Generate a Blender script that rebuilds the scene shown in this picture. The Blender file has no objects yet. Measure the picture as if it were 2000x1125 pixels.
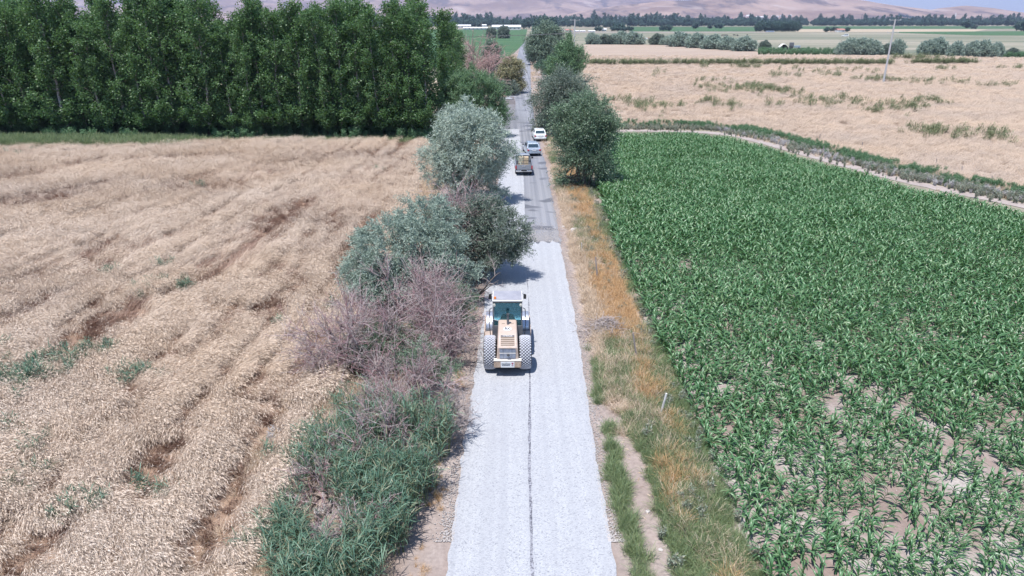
import bpy, bmesh, math
import numpy as np
from mathutils import Vector, Matrix

# ------------------------------------------------------------------ camera, sky, sun, exposure
scene = bpy.context.scene
CAM_H = 15.3
HAZE_COL, HAZE_D = (0.6, 0.68, 1.0), 8e-5
FPX, CX, CY, HOR = 1333.0, 1000.0, 562.5, 37.0
PITCH = math.atan((CY - HOR) / FPX)
cam_d = bpy.data.cameras.new('camera')
cam_d.sensor_width = 36.0
cam_d.lens = 36.0 * FPX / 2000.0
cam_d.clip_start = 0.5
cam_d.clip_end = 60000.0
cam = bpy.data.objects.new('camera', cam_d)
scene.collection.objects.link(cam)
cam.location = (0, 0, CAM_H)
cam.rotation_euler = (math.pi / 2 - PITCH, 0, 0)
scene.camera = cam

SUN_D = Vector((0.2, 0.28, -1.0)).normalized()          # the way the light travels
world = bpy.data.worlds.new('World')
scene.world = world
world.use_nodes = True
wn = world.node_tree
sky = wn.nodes.new('ShaderNodeTexSky')
sky.sky_type = 'NISHITA'
sky.sun_disc = False
sky.sun_elevation = math.asin(-SUN_D.z)
sky.sun_rotation = math.atan2(-SUN_D.x, -SUN_D.y)
sky.altitude = 1100
sky.air_density = 1.0
sky.dust_density = 0.2
sky.ozone_density = 3.0
wn.links.new(sky.outputs[0], wn.nodes['Background'].inputs[0])
wn.nodes['Background'].inputs[1].default_value = 0.125
sun_d = bpy.data.lights.new('sun', 'SUN')
sun_d.energy = 4.25
sun_d.angle = math.radians(0.55)
sun_d.color = (1.0, 0.975, 0.95)
sun = bpy.data.objects.new('sun', sun_d)
scene.collection.objects.link(sun)
sun.rotation_euler = SUN_D.to_track_quat('-Z', 'Y').to_euler()
sun.location = (-40, 20, 120)

vs = scene.view_settings
vs.view_transform = 'Standard'
vs.look = 'None'
vs.gamma = 1.0
vs.use_curve_mapping = False
vs.exposure = 0.62
scene.render.engine = 'CYCLES'
cy = scene.cycles
cy.max_bounces = 5
cy.diffuse_bounces = 2
cy.glossy_bounces = 2
cy.transmission_bounces = 4
cy.transparent_max_bounces = 6
cy.volume_bounces = 0
cy.caustics_reflective = False
cy.caustics_refractive = False
cy.use_denoising = True
cy.use_adaptive_sampling = True
cy.adaptive_threshold = 0.02

# ------------------------------------------------------------------ helpers
COL = scene.collection
SP, CP = math.sin(PITCH), math.cos(PITCH)


def G(px, py, z=0.0):
    """place on the plane at height z that a photograph point falls on"""
    u, v = (px - CX) / FPX, (py - CY) / FPX
    t = (CAM_H - z) / (SP + v * CP)
    return Vector((u * t, t * (CP - v * SP), z))


def proj(P):
    P = np.asarray(P, float)
    x, y, z = P[:, 0], P[:, 1], P[:, 2] - CAM_H
    d = y * CP - z * SP
    d = np.where(d < 0.5, 0.5, d)
    w = -(y * SP + z * CP)
    return CX + FPX * x / d, CY + FPX * w / d, d


_T = np.random.default_rng(7).random((4, 256, 256))


def vnoise(x, y, s=0):
    xi, yi = np.floor(x).astype(int), np.floor(y).astype(int)
    fx, fy = x - xi, y - yi
    fx, fy = fx * fx * (3 - 2 * fx), fy * fy * (3 - 2 * fy)
    T = _T[s % 4]
    a, b = T[xi & 255, yi & 255], T[(xi + 1) & 255, yi & 255]
    c, d = T[xi & 255, (yi + 1) & 255], T[(xi + 1) & 255, (yi + 1) & 255]
    return (a * (1 - fx) + b * fx) * (1 - fy) + (c * (1 - fx) + d * fx) * fy


def fbm(x, y, s=0, o=4):
    x, y = np.asarray(x, float), np.asarray(y, float)
    r, a, n = 0, 0.5, 0
    for i in range(o):
        r = r + a * vnoise(x * 2 ** i + 17.3 * i + s * 31.7, y * 2 ** i - 9.1 * i + s * 11.3, s)
        n += a
        a *= 0.5
    return r / n


def nrm(a):
    return a / np.maximum(np.linalg.norm(a, axis=-1, keepdims=True), 1e-9)


def inpoly(x, y, poly):
    r = np.zeros(len(x), bool)
    n = len(poly)
    for i in range(n):
        x1, y1 = poly[i][0], poly[i][1]
        x2, y2 = poly[(i + 1) % n][0], poly[(i + 1) % n][1]
        c = ((y1 > y) != (y2 > y)) & (x < (x2 - x1) * (y - y1) / ((y2 - y1) if y2 != y1 else 1e-9) + x1)
        r ^= c
    return r


def dist_line(x, y, pts):
    """distance to a polyline"""
    best = np.full(len(x), 1e9)
    for a, b in zip(pts[:-1], pts[1:]):
        dx, dy = b[0] - a[0], b[1] - a[1]
        t = np.clip(((x - a[0]) * dx + (y - a[1]) * dy) / (dx * dx + dy * dy + 1e-9), 0, 1)
        best = np.minimum(best, np.hypot(x - a[0] - t * dx, y - a[1] - t * dy))
    return best


def tag(o, label=None, cat=None, group=None, kind=None):
    if label:
        o['label'] = label
    if cat:
        o['category'] = cat
    if group:
        o['group'] = group
    if kind:
        o['kind'] = kind
    return o


def link(o, parent=None):
    COL.objects.link(o)
    if parent is not None:
        o.parent = parent
    return o


def empty(name, loc=(0, 0, 0), rz=0.0, parent=None):
    o = bpy.data.objects.new(name, None)
    o.empty_display_size = 0.3
    o.location = loc
    o.rotation_euler = (0, 0, rz)
    return link(o, parent)


def np_mesh(name, V, F, mat=None, smooth=False):
    """mesh from numpy arrays; F is one array or a list of arrays of tris / quads"""
    me = bpy.data.meshes.new(name)
    if isinstance(F, np.ndarray):
        F = [F]
    F = [f for f in F if len(f)]
    V = np.asarray(V, np.float32)
    me.vertices.add(len(V))
    me.vertices.foreach_set('co', V.ravel())
    tot = sum(len(f) for f in F)
    loops = np.concatenate([f.ravel() for f in F]).astype(np.int32)
    sizes = np.concatenate([np.full(len(f), f.shape[1]) for f in F]).astype(np.int32)
    me.loops.add(len(loops))
    me.loops.foreach_set('vertex_index', loops)
    me.polygons.add(tot)
    st = np.concatenate([[0], np.cumsum(sizes)[:-1]]).astype(np.int32)
    me.polygons.foreach_set('loop_start', st)
    if smooth:
        me.polygons.foreach_set('use_smooth', np.ones(tot, bool))
    me.update(calc_edges=True)
    if mat is not None:
        me.materials.append(mat)
    return me


def mesh_obj(name, me, parent=None):
    return link(bpy.data.objects.new(name, me), parent)


class Geo:
    """collects numpy vertices and faces"""

    def __init__(self):
        self.v, self.f4, self.f3, self.n = [], [], [], 0

    def add(self, V, F):
        F = np.asarray(F)
        (self.f4 if F.shape[1] == 4 else self.f3).append(F + self.n)
        self.v.append(np.asarray(V, float))
        self.n += len(V)

    def tube(self, pts, rad, sides=5):
        pts = np.asarray(pts, float)
        rad = np.broadcast_to(np.asarray(rad, float), (len(pts),))
        t = nrm(np.gradient(pts, axis=0))
        ref = np.array([0.31, 0.17, 0.93]) if abs(t[0][2]) < 0.8 else np.array([0.95, 0.2, 0.1])
        a = nrm(np.cross(t, ref))
        b = np.cross(t, a)
        th = np.arange(sides) * 2 * math.pi / sides
        ring = pts[:, None] + rad[:, None, None] * (np.cos(th)[None, :, None] * a[:, None] + np.sin(th)[None, :, None] * b[:, None])
        k = len(pts)
        i = np.arange(k - 1)[:, None] * sides
        j = np.arange(sides)[None]
        j2 = (j + 1) % sides
        F = np.stack([i + j, i + j2, i + sides + j2, i + sides + j], -1).reshape(-1, 4)
        self.add(ring.reshape(-1, 3), F)

    def mesh(self, name, mat, smooth=False):
        V = np.concatenate(self.v)
        F = []
        if self.f4:
            F.append(np.concatenate(self.f4))
        if self.f3:
            F.append(np.concatenate(self.f3))
        return np_mesh(name, V, F, mat, smooth)


class MB:
    """bmesh builder for made things"""

    def __init__(self):
        self.bm = bmesh.new()

    def _take(self, b, bev=0.0, seg=1):
        if bev > 0:
            bmesh.ops.bevel(b, geom=b.edges[:], offset=bev, segments=seg, affect='EDGES', profile=0.6)
        me = bpy.data.meshes.new('t')
        b.to_mesh(me)
        b.free()
        self.bm.from_mesh(me)
        bpy.data.meshes.remove(me)

    def hexa(self, pts, bev=0.0, seg=2):
        """eight corners: bottom four then top four"""
        b = bmesh.new()
        v = [b.verts.new(p) for p in pts]
        for f in ((3, 2, 1, 0), (4, 5, 6, 7), (0, 1, 5, 4), (1, 2, 6, 5), (2, 3, 7, 6), (3, 0, 4, 7)):
            b.faces.new([v[i] for i in f])
        self._take(b, bev, seg)
        return self

    def box(self, c, s, bev=0.0, m=None, seg=2):
        x, y, z = s[0] / 2, s[1] / 2, s[2] / 2
        p = [Vector(q) for q in ((-x, -y, -z), (x, -y, -z), (x, y, -z), (-x, y, -z), (-x, -y, z), (x, -y, z), (x, y, z), (-x, y, z))]
        if m is not None:
            p = [m @ q for q in p]
        return self.hexa([q + Vector(c) for q in p], bev, seg)

    def prism(self, prof, x0, x1, bev=0.0, seg=2):
        """profile of (y, z) pushed along x"""
        b = bmesh.new()
        A = [b.verts.new((x0, y, z)) for y, z in prof]
        B = [b.verts.new((x1, y, z)) for y, z in prof]
        n = len(prof)
        b.faces.new(A)
        b.faces.new(B[::-1])
        for i in range(n):
            b.faces.new((A[i], B[i], B[(i + 1) % n], A[(i + 1) % n]))
        bmesh.ops.recalc_face_normals(b, faces=b.faces[:])
        self._take(b, bev, seg)
        return self

    def loft(self, rings, cap=True, bev=0.0):
        b = bmesh.new()
        R = [[b.verts.new(p) for p in r] for r in rings]
        n = len(R[0])
        for a, c in zip(R[:-1], R[1:]):
            for i in range(n):
                b.faces.new((a[i], a[(i + 1) % n], c[(i + 1) % n], c[i]))
        if cap:
            b.faces.new(R[0][::-1])
            b.faces.new(R[-1])
        bmesh.ops.recalc_face_normals(b, faces=b.faces[:])
        self._take(b, bev)
        return self

    def cyl(self, p0, p1, r0, r1=None, n=16, bev=0.0):
        p0, p1 = Vector(p0), Vector(p1)
        r1 = r0 if r1 is None else r1
        q = (p1 - p0).to_track_quat('Z', 'Y')
        mk = lambda p, r: [p + q @ Vector((r * math.cos(2 * math.pi * i / n), r * math.sin(2 * math.pi * i / n), 0)) for i in range(n)]
        return self.loft([mk(p0, r0), mk(p1, r1)])

    def lathe(self, prof, n=32, axis='X', c=(0, 0, 0)):
        """prof of (a, r) round the axis"""
        rings = []
        for a, r in prof:
            ring = []
            for i in range(n):
                t = 2 * math.pi * i / n
                if axis == 'X':
                    ring.append((c[0] + a, c[1] + r * math.cos(t), c[2] + r * math.sin(t)))
                else:
                    ring.append((c[0] + r * math.cos(t), c[1] + r * math.sin(t), c[2] + a))
            rings.append(ring)
        return self.loft(rings)

    def pipe(self, pts, r, n=8):
        for a, b in zip(pts[:-1], pts[1:]):
            self.cyl(a, b, r, n=n)
        return self

    def quad(self, pts):
        self.bm.faces.new([self.bm.verts.new(p) for p in pts])
        return self

    def build(self, name, mat, parent=None, smooth=0.0, label=None):
        bmesh.ops.recalc_face_normals(self.bm, faces=self.bm.faces[:])
        me = bpy.data.meshes.new(name)
        self.bm.to_mesh(me)
        self.bm.free()
        me.materials.append(mat)
        if smooth > 0:
            me.polygons.foreach_set('use_smooth', np.ones(len(me.polygons), bool))
            try:
                me.set_sharp_from_angle(angle=math.radians(smooth))
            except Exception:
                pass
        o = mesh_obj(name, me, parent)
        if label:
            o['label'] = label
        return o


def copy_tree(o, parent=None):
    c = o.copy()
    COL.objects.link(c)
    c.parent = parent
    for ch in list(o.children):
        copy_tree(ch, c)
    return c


# ------------------------------------------------------------------ materials
def mat_base(name):
    m = bpy.data.materials.new(name)
    m.use_nodes = True
    nt = m.node_tree
    return m, nt, nt.nodes['Principled BSDF']


def nd(nt, t, **kw):
    n = nt.nodes.new(t)
    for k, v in kw.items():
        setattr(n, k, v)
    return n


def mixc(nt, fac, a, b, mode='MIX'):
    n = nt.nodes.new('ShaderNodeMix')
    n.data_type = 'RGBA'
    n.blend_type = mode
    for sock, val in ((n.inputs[0], fac), (n.inputs[6], a), (n.inputs[7], b)):
        if isinstance(val, bpy.types.NodeSocket):
            nt.links.new(val, sock)
        else:
            sock.default_value = val if isinstance(val, (int, float)) else (*val, 1.0)
    return n.outputs[2]


def ramp(nt, src, stops):
    n = nt.nodes.new('ShaderNodeValToRGB')
    el = n.color_ramp.elements
    while len(el) < len(stops):
        el.new(0.5)
    for e, (p, c) in zip(el, stops):
        e.position = p
        e.color = (c, c, c, 1) if isinstance(c, (int, float)) else (*c, 1)
    nt.links.new(src, n.inputs[0])
    return n.outputs[0]


def wpos(nt, scale=(1, 1, 1), rot=(0, 0, 0)):
    g = nt.nodes.new('ShaderNodeNewGeometry')
    mp = nt.nodes.new('ShaderNodeMapping')
    mp.inputs['Scale'].default_value = scale
    mp.inputs['Rotation'].default_value = rot
    nt.links.new(g.outputs['Position'], mp.inputs[0])
    return mp.outputs[0]


def opos(nt, scale=(1, 1, 1)):
    g = nt.nodes.new('ShaderNodeTexCoord')
    mp = nt.nodes.new('ShaderNodeMapping')
    mp.inputs['Scale'].default_value = scale
    nt.links.new(g.outputs['Object'], mp.inputs[0])
    return mp.outputs[0]


def noise(nt, vec, scale, detail=4, rough=0.55, dist=0.0):
    n = nt.nodes.new('ShaderNodeTexNoise')
    n.inputs['Scale'].default_value = scale
    n.inputs['Detail'].default_value = detail
    n.inputs['Roughness'].default_value = rough
    n.inputs['Distortion'].default_value = dist
    nt.links.new(vec, n.inputs['Vector'])
    return n.outputs['Fac']


def bump(nt, bsdf, h, strength=0.4, dist=0.05):
    b = nt.nodes.new('ShaderNodeBump')
    b.inputs['Strength'].default_value = strength
    b.inputs['Distance'].default_value = dist
    nt.links.new(h, b.inputs['Height'])
    nt.links.new(b.outputs[0], bsdf.inputs['Normal'])


def m_plain(name, col, rough=0.6, metal=0.0, dirt=0.25, dirtcol=(0.42, 0.38, 0.35), scale=3.0, coat=0.0):
    """painted or bare surface with dust laid unevenly on it"""
    m, nt, b = mat_base(name)
    v = opos(nt)
    f = ramp(nt, noise(nt, v, scale, 6, 0.65), [(0.35, 0.0), (0.75, dirt)])
    nt.links.new(mixc(nt, f, col, dirtcol), b.inputs['Base Color'])
    nt.links.new(ramp(nt, noise(nt, v, scale * 2.3, 4), [(0.3, max(rough - 0.1, 0.03)), (0.8, min(rough + 0.25, 1))]), b.inputs['Roughness'])
    b.inputs['Metallic'].default_value = metal
    b.inputs['Coat Weight'].default_value = coat
    return m


def m_leaf(name, cols, rough=0.5, trans=0.25, tcol=None, patch=0.35, patchcol=None, spec=0.4):
    """leaf with a colour of its own for each leaf"""
    m, nt, b = mat_base(name)
    g = nt.nodes.new('ShaderNodeNewGeometry')
    oi = nt.nodes.new('ShaderNodeObjectInfo')
    ad = nd(nt, 'ShaderNodeMath', operation='ADD')
    nt.links.new(g.outputs['Random Per Island'], ad.inputs[0])
    nt.links.new(oi.outputs['Random'], ad.inputs[1])
    fr = nd(nt, 'ShaderNodeMath', operation='FRACT')
    nt.links.new(ad.outputs[0], fr.inputs[0])
    k = len(cols)
    c = ramp(nt, fr.outputs[0], [((i + 0.5) / k, cc) for i, cc in enumerate(cols)])
    if patchcol is not None:
        f = ramp(nt, noise(nt, wpos(nt), patch, 3), [(0.42, 0.0), (0.62, 1.0)])
        c = mixc(nt, f, c, patchcol)
    nt.links.new(c, b.inputs['Base Color'])
    b.inputs['Roughness'].default_value = rough
    b.inputs['Specular IOR Level'].default_value = spec
    if trans > 0:
        t = nt.nodes.new('ShaderNodeBsdfTranslucent')
        if tcol is None:
            nt.links.new(c, t.inputs[0])
        else:
            t.inputs[0].default_value = (*tcol, 1)
        mx = nt.nodes.new('ShaderNodeMixShader')
        mx.inputs[0].default_value = trans
        nt.links.new(b.outputs[0], mx.inputs[1])
        nt.links.new(t.outputs[0], mx.inputs[2])
        nt.links.new(mx.outputs[0], nt.nodes['Material Output'].inputs[0])
    return m


M = {}
M['poplar'] = m_leaf('poplar_leaf', [(0.075, 0.162, 0.061), (0.1, 0.198, 0.072), (0.15, 0.252, 0.099), (0.088, 0.174, 0.072)], 0.48, 0.4, tcol=(0.13, 0.24, 0.07), spec=0.5)
M['bark_pale'] = m_plain('poplar_bark', (0.36, 0.32, 0.31), 0.9, dirt=0.7, dirtcol=(0.13, 0.11, 0.1), scale=2.0)
M['bark'] = m_plain('bark', (0.13, 0.1, 0.085), 0.95, dirt=0.6, dirtcol=(0.22, 0.19, 0.17), scale=4.0)
M['olive_leaf'] = m_leaf('silver_leaf', [(0.324, 0.407, 0.34), (0.203, 0.276, 0.223), (0.446, 0.525, 0.435), (0.256, 0.328, 0.271)], 0.5, 0.18)
M['olive_leaf_pale'] = m_leaf('pale_silver_leaf', [(0.422, 0.499, 0.424), (0.273, 0.353, 0.29), (0.571, 0.634, 0.535), (0.335, 0.414, 0.345)], 0.5, 0.18)
M['grey_leaf'] = m_leaf('grey_green_leaf', [(0.144, 0.192, 0.144), (0.208, 0.256, 0.208), (0.112, 0.16, 0.112), (0.272, 0.304, 0.256)], 0.55, 0.2)
M['dark_leaf'] = m_leaf('dark_leaf', [(0.122, 0.202, 0.117), (0.192, 0.283, 0.176), (0.101, 0.162, 0.098), (0.314, 0.383, 0.274)], 0.42, 0.2)
M['willow_leaf'] = m_leaf('willow_leaf', [(0.126, 0.225, 0.106), (0.18, 0.3, 0.149), (0.108, 0.188, 0.106), (0.234, 0.356, 0.191)], 0.5, 0.25)
M['round_leaf'] = m_leaf('round_tree_leaf', [(0.2, 0.273, 0.195), (0.155, 0.228, 0.167), (0.273, 0.333, 0.254)], 0.5, 0.2)
M['yellow_leaf'] = m_leaf('yellowing_leaf', [(0.351, 0.324, 0.176), (0.27, 0.27, 0.162), (0.432, 0.365, 0.23), (0.189, 0.216, 0.121)], 0.6, 0.2)
M['pink_twig'] = m_leaf('pinkish_twig', [(0.45, 0.3, 0.288), (0.35, 0.225, 0.213), (0.525, 0.388, 0.35)], 0.8, 0.0)
M['red_twig'] = m_leaf('reddish_twig', [(0.351, 0.195, 0.21), (0.26, 0.156, 0.168), (0.468, 0.312, 0.322), (0.546, 0.442, 0.434)], 0.8, 0.0)
M['grey_twig'] = m_leaf('grey_twig', [(0.408, 0.348, 0.336), (0.528, 0.456, 0.432), (0.288, 0.24, 0.228)], 0.85, 0.0)
M['reed'] = m_leaf('reed_leaf', [(0.081, 0.167, 0.11), (0.126, 0.229, 0.156), (0.198, 0.308, 0.202), (0.099, 0.194, 0.138), (0.072, 0.141, 0.092), (0.297, 0.29, 0.184)], 0.42, 0.25)
M['reed_olive'] = m_leaf('reed_leaf_olive', [(0.13, 0.17, 0.07), (0.18, 0.21, 0.1), (0.24, 0.26, 0.14)], 0.5, 0.2)
M['corn'] = m_leaf('corn_leaf', [(0.07, 0.175, 0.065), (0.09, 0.205, 0.08), (0.14, 0.27, 0.12), (0.08, 0.18, 0.075), (0.17, 0.27, 0.12)], 0.38, 0.22, tcol=(0.11, 0.25, 0.065), spec=0.6)
M['corn_stalk'] = m_leaf('corn_stalk', [(0.1, 0.2, 0.07), (0.13, 0.22, 0.09)], 0.5, 0.0)
M['straw'] = m_leaf('dry_straw', [(0.693, 0.557, 0.42), (0.578, 0.441, 0.326), (0.777, 0.651, 0.504), (0.525, 0.389, 0.263)], 0.7, 0.15)
M['orange_straw'] = m_leaf('orange_straw', [(0.626, 0.395, 0.197), (0.54, 0.329, 0.151), (0.713, 0.505, 0.302)], 0.7, 0.15)
M['grass'] = m_leaf('verge_grass', [(0.175, 0.25, 0.112), (0.25, 0.312, 0.138), (0.15, 0.225, 0.125), (0.325, 0.362, 0.188)], 0.6, 0.25)
M['thistle'] = m_leaf('thistle_leaf', [(0.27, 0.32, 0.24), (0.2, 0.25, 0.18), (0.36, 0.38, 0.31), (0.33, 0.28, 0.2)], 0.6, 0.1)
M['fluff'] = m_leaf('thistle_fluff', [(0.55, 0.53, 0.53), (0.45, 0.43, 0.43)], 0.9, 0.2)
M['weed'] = m_leaf('weed_leaf', [(0.09, 0.195, 0.09), (0.135, 0.255, 0.12), (0.18, 0.285, 0.15)], 0.5, 0.2)
M['far_leaf'] = m_leaf('far_leaf', [(0.072, 0.131, 0.108), (0.101, 0.168, 0.137), (0.058, 0.107, 0.098)], 0.6, 0.1)  # leaf colours lifted and blued to carry some of the distance haze


def m_wheat(name, cols, brown=0.0):
    m, nt, b = mat_base(name)
    g = nt.nodes.new('ShaderNodeNewGeometry')
    c = ramp(nt, g.outputs['Random Per Island'], [((i + 0.5) / len(cols), q) for i, q in enumerate(cols)])
    v = wpos(nt, (1, 1, 0))
    f1 = ramp(nt, noise(nt, v, 0.09, 3), [(0.35, 0.0), (0.65, 0.5)])
    c = mixc(nt, f1, c, (0.66, 0.49, 0.34))
    f2 = ramp(nt, noise(nt, v, 0.4, 4), [(0.5, 0.0), (0.75, 0.4)])
    c = mixc(nt, f2, c, (0.5, 0.39, 0.3))
    nt.links.new(c, b.inputs['Base Color'])
    b.inputs['Roughness'].default_value = 0.65
    b.inputs['Specular IOR Level'].default_value = 0.3
    return m


WH = [(0.7, 0.57, 0.46), (0.62, 0.49, 0.39), (0.8, 0.69, 0.58), (0.66, 0.53, 0.43)]
M['wheat'] = m_wheat('ripe_wheat', WH)
M['wheat_right'] = m_wheat('ripe_wheat_right', [(0.52, 0.415, 0.335), (0.46, 0.36, 0.285), (0.6, 0.495, 0.41), (0.49, 0.385, 0.31)])
M['wheat_brown'] = m_leaf('wheat_stem_brown', [(0.38, 0.25, 0.19), (0.3, 0.19, 0.15), (0.5, 0.35, 0.26)], 0.7, 0.0)


def m_field(name, c1, c2, sc, c3=None, sc3=(0.02, 0.2, 1), bumpd=0.3, fine=2.0, rough=0.9, lo=0.35, hi=0.65):
    m, nt, b = mat_base(name)
    v = wpos(nt)
    f = ramp(nt, noise(nt, v, sc, 5), [(lo, 0.0), (hi, 1.0)])
    c = mixc(nt, f, c1, c2)
    if c3 is not None:
        f3 = ramp(nt, noise(nt, wpos(nt, sc3), 1.0, 4), [(0.45, 0.0), (0.65, 0.85)])
        c = mixc(nt, f3, c, c3)
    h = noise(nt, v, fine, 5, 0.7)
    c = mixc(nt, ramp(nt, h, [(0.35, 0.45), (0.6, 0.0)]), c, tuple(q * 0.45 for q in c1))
    nt.links.new(c, b.inputs['Base Color'])
    b.inputs['Roughness'].default_value = rough
    b.inputs['Specular IOR Level'].default_value = 0.15
    bump(nt, b, h, 0.6, bumpd)
    return m


M['soil'] = m_field('dry_soil', (0.36, 0.29, 0.26), (0.27, 0.21, 0.18), 0.35, (0.42, 0.36, 0.33), (0.5, 0.12, 1), 0.03, 5.0)
M['corn_soil'] = m_field('corn_field_soil', (0.34, 0.265, 0.24), (0.27, 0.205, 0.18), 0.3, (0.5, 0.46, 0.44), (0.35, 0.35, 1), 0.05, 7.0)
M['wheat_ground'] = m_field('wheat_ground', (0.36, 0.25, 0.18), (0.28, 0.19, 0.14), 0.6, None, bumpd=0.1, fine=4.0)
M['wheat_far'] = m_field('far_wheat', (0.46, 0.365, 0.29), (0.41, 0.315, 0.245), 0.05, (0.39, 0.3, 0.245), (0.008, 0.13, 1), 0.4, 1.3)
M['green_far'] = m_field('far_green_crop', (0.06, 0.13, 0.06), (0.085, 0.16, 0.07), 0.03, (0.1, 0.17, 0.09), (0.004, 0.05, 1), 0.3, 1.2)
M['pasture'] = m_field('pasture', (0.27, 0.26, 0.19), (0.36, 0.32, 0.25), 0.006, (0.12, 0.15, 0.1), (0.0022, 0.022, 1), 0.2, 0.5, lo=0.4, hi=0.6)
M['stubble'] = m_field('stubble', (0.5, 0.41, 0.3), (0.42, 0.34, 0.25), 0.02, None, bumpd=0.2, fine=0.7)
M['plain'] = m_field('plain', (0.27, 0.25, 0.19), (0.36, 0.3, 0.23), 0.0015, (0.12, 0.15, 0.09), (0.0006, 0.004, 1), 0.2, 0.2)
M['dust_track'] = m_field('dusty_track', (0.44, 0.38, 0.35), (0.36, 0.3, 0.275), 0.5, None, bumpd=0.03, fine=4.0)


def m_chips():
    m, nt, b = mat_base('white_stone_chips')
    v = wpos(nt)
    vo = nd(nt, 'ShaderNodeTexVoronoi')
    vo.inputs['Scale'].default_value = 26.0
    nt.links.new(v, vo.inputs['Vector'])
    sp = nd(nt, 'ShaderNodeSeparateColor')
    nt.links.new(vo.outputs['Color'], sp.inputs[0])
    c = ramp(nt, sp.outputs[0], [(0.0, (0.24, 0.245, 0.27)), (0.1, (0.34, 0.345, 0.365)), (0.4, (0.405, 0.41, 0.43)), (1.0, (0.475, 0.48, 0.495))])
    track = ramp(nt, noise(nt, wpos(nt, (2.6, 0.02, 1)), 1.0, 4), [(0.4, 0.0), (0.68, 0.55)])
    c = mixc(nt, track, c, (0.33, 0.335, 0.36))
    patch = ramp(nt, noise(nt, v, 0.7, 5), [(0.45, 0.0), (0.75, 0.35)])
    c = mixc(nt, patch, c, (0.35, 0.35, 0.375))
    nt.links.new(c, b.inputs['Base Color'])
    b.inputs['Roughness'].default_value = 0.9
    b.inputs['Specular IOR Level'].default_value = 0.2
    bump(nt, b, vo.outputs['Distance'], 0.5, 0.03)
    return m


def m_asphalt():
    m, nt, b = mat_base('old_asphalt')
    v = wpos(nt)
    c = mixc(nt, ramp(nt, noise(nt, v, 9, 5, 0.7), [(0.3, 0.0), (0.7, 1.0)]), (0.15, 0.155, 0.175), (0.21, 0.215, 0.24))
    tr = ramp(nt, noise(nt, wpos(nt, (2.0, 0.015, 1)), 1.0, 3), [(0.4, 0.0), (0.6, 1.0)])
    c = mixc(nt, tr, c, (0.27, 0.27, 0.29))
    pt = ramp(nt, noise(nt, wpos(nt, (0.22, 0.42, 1)), 1.0, 2), [(0.58, 0.0), (0.62, 0.85)])
    c = mixc(nt, pt, c, (0.1, 0.105, 0.125))
    nt.links.new(c, b.inputs['Base Color'])
    b.inputs['Roughness'].default_value = 0.8
    bump(nt, b, noise(nt, v, 30, 3), 0.3, 0.01)
    return m


def m_tar():
    m, nt, b = mat_base('sprayed_bitumen')
    v = wpos(nt)
    c = mixc(nt, ramp(nt, noise(nt, v, 14, 5, 0.8), [(0.42, 0.0), (0.6, 1.0)]), (0.06, 0.06, 0.075), (0.4, 0.4, 0.44))
    nt.links.new(c, b.inputs['Base Color'])
    b.inputs['Roughness'].default_value = 0.6
    return m


M['chips'], M['asphalt'], M['tar'] = m_chips(), m_asphalt(), m_tar()


def m_hill(name, c1, c2, c3):
    m, nt, b = mat_base(name)
    v = wpos(nt)
    c = mixc(nt, ramp(nt, noise(nt, v, 0.0016, 6, 0.6), [(0.42, 0.0), (0.58, 1.0)]), c1, c2)
    c = mixc(nt, ramp(nt, noise(nt, wpos(nt, (1, 0.3, 1)), 0.004, 7, 0.7), [(0.5, 0.0), (0.6, 0.9)]), c, c3)
    c = mixc(nt, ramp(nt, noise(nt, wpos(nt, (0.6, 0.3, 2.5)), 0.003, 5, 0.6, 1.0), [(0.6, 0.0), (0.68, 0.6)]), c, (0.5, 0.41, 0.36))
    nt.links.new(c, b.inputs['Base Color'])
    b.inputs['Roughness'].default_value = 1.0
    b.inputs['Specular IOR Level'].default_value = 0.0
    return m


M['hill'] = m_hill('bare_hillside', (0.38, 0.27, 0.21), (0.23, 0.155, 0.12), (0.12, 0.09, 0.08))


# ------------------------------------------------------------------ the setting: ground, fields, road
def sheet(name, pts, z, mat, label, cat='field'):
    me = bpy.data.meshes.new(name)
    me.from_pydata([(p[0], p[1], z) for p in pts], [], [list(range(len(pts)))])
    me.materials.append(mat)
    o = mesh_obj(name, me)
    return tag(o, label, cat, kind='structure')


def grid_sheet(name, x0, x1, y0, y1, step, hfun, mask, mat, label, cat='field'):
    xs, ys = np.arange(x0, x1 + step, step), np.arange(y0, y1 + step, step)
    X, Y = np.meshgrid(xs, ys, indexing='ij')
    V = np.stack([X.ravel(), Y.ravel(), hfun(X.ravel(), Y.ravel())], 1)
    i, j = np.meshgrid(np.arange(len(xs) - 1), np.arange(len(ys) - 1), indexing='ij')
    n = len(ys)
    F = np.stack([i * n + j, (i + 1) * n + j, (i + 1) * n + j + 1, i * n + j + 1], -1).reshape(-1, 4)
    c = V[F].mean(1)
    F = F[mask(c[:, 0], c[:, 1])]
    used, inv = np.unique(F.ravel(), return_inverse=True)
    o = mesh_obj(name, np_mesh(name, V[used], inv.reshape(-1, 4), mat, True))
    return tag(o, label, cat, kind='structure')


FARR = 26000
sheet('ground', [(-FARR, -400), (FARR, -400), (FARR, FARR), (-FARR, FARR)], 0.0, M['plain'], 'flat farmland plain reaching to the hills', 'ground')

ROAD_C = [(-12, 0.45), (20, 0.63), (33, 0.95), (50, 1.0), (75, 1.2), (100, 1.0), (145, 1.4), (200, 2.6), (260, 4.0), (355, 5.8), (470, 8.3), (600, 15), (800, 36), (1100, 80)]
_ry = np.array([p[0] for p in ROAD_C], float)
_rx = np.array([p[1] for p in ROAD_C], float)


def road_x(y):
    return np.interp(y, _ry, _rx)


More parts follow.
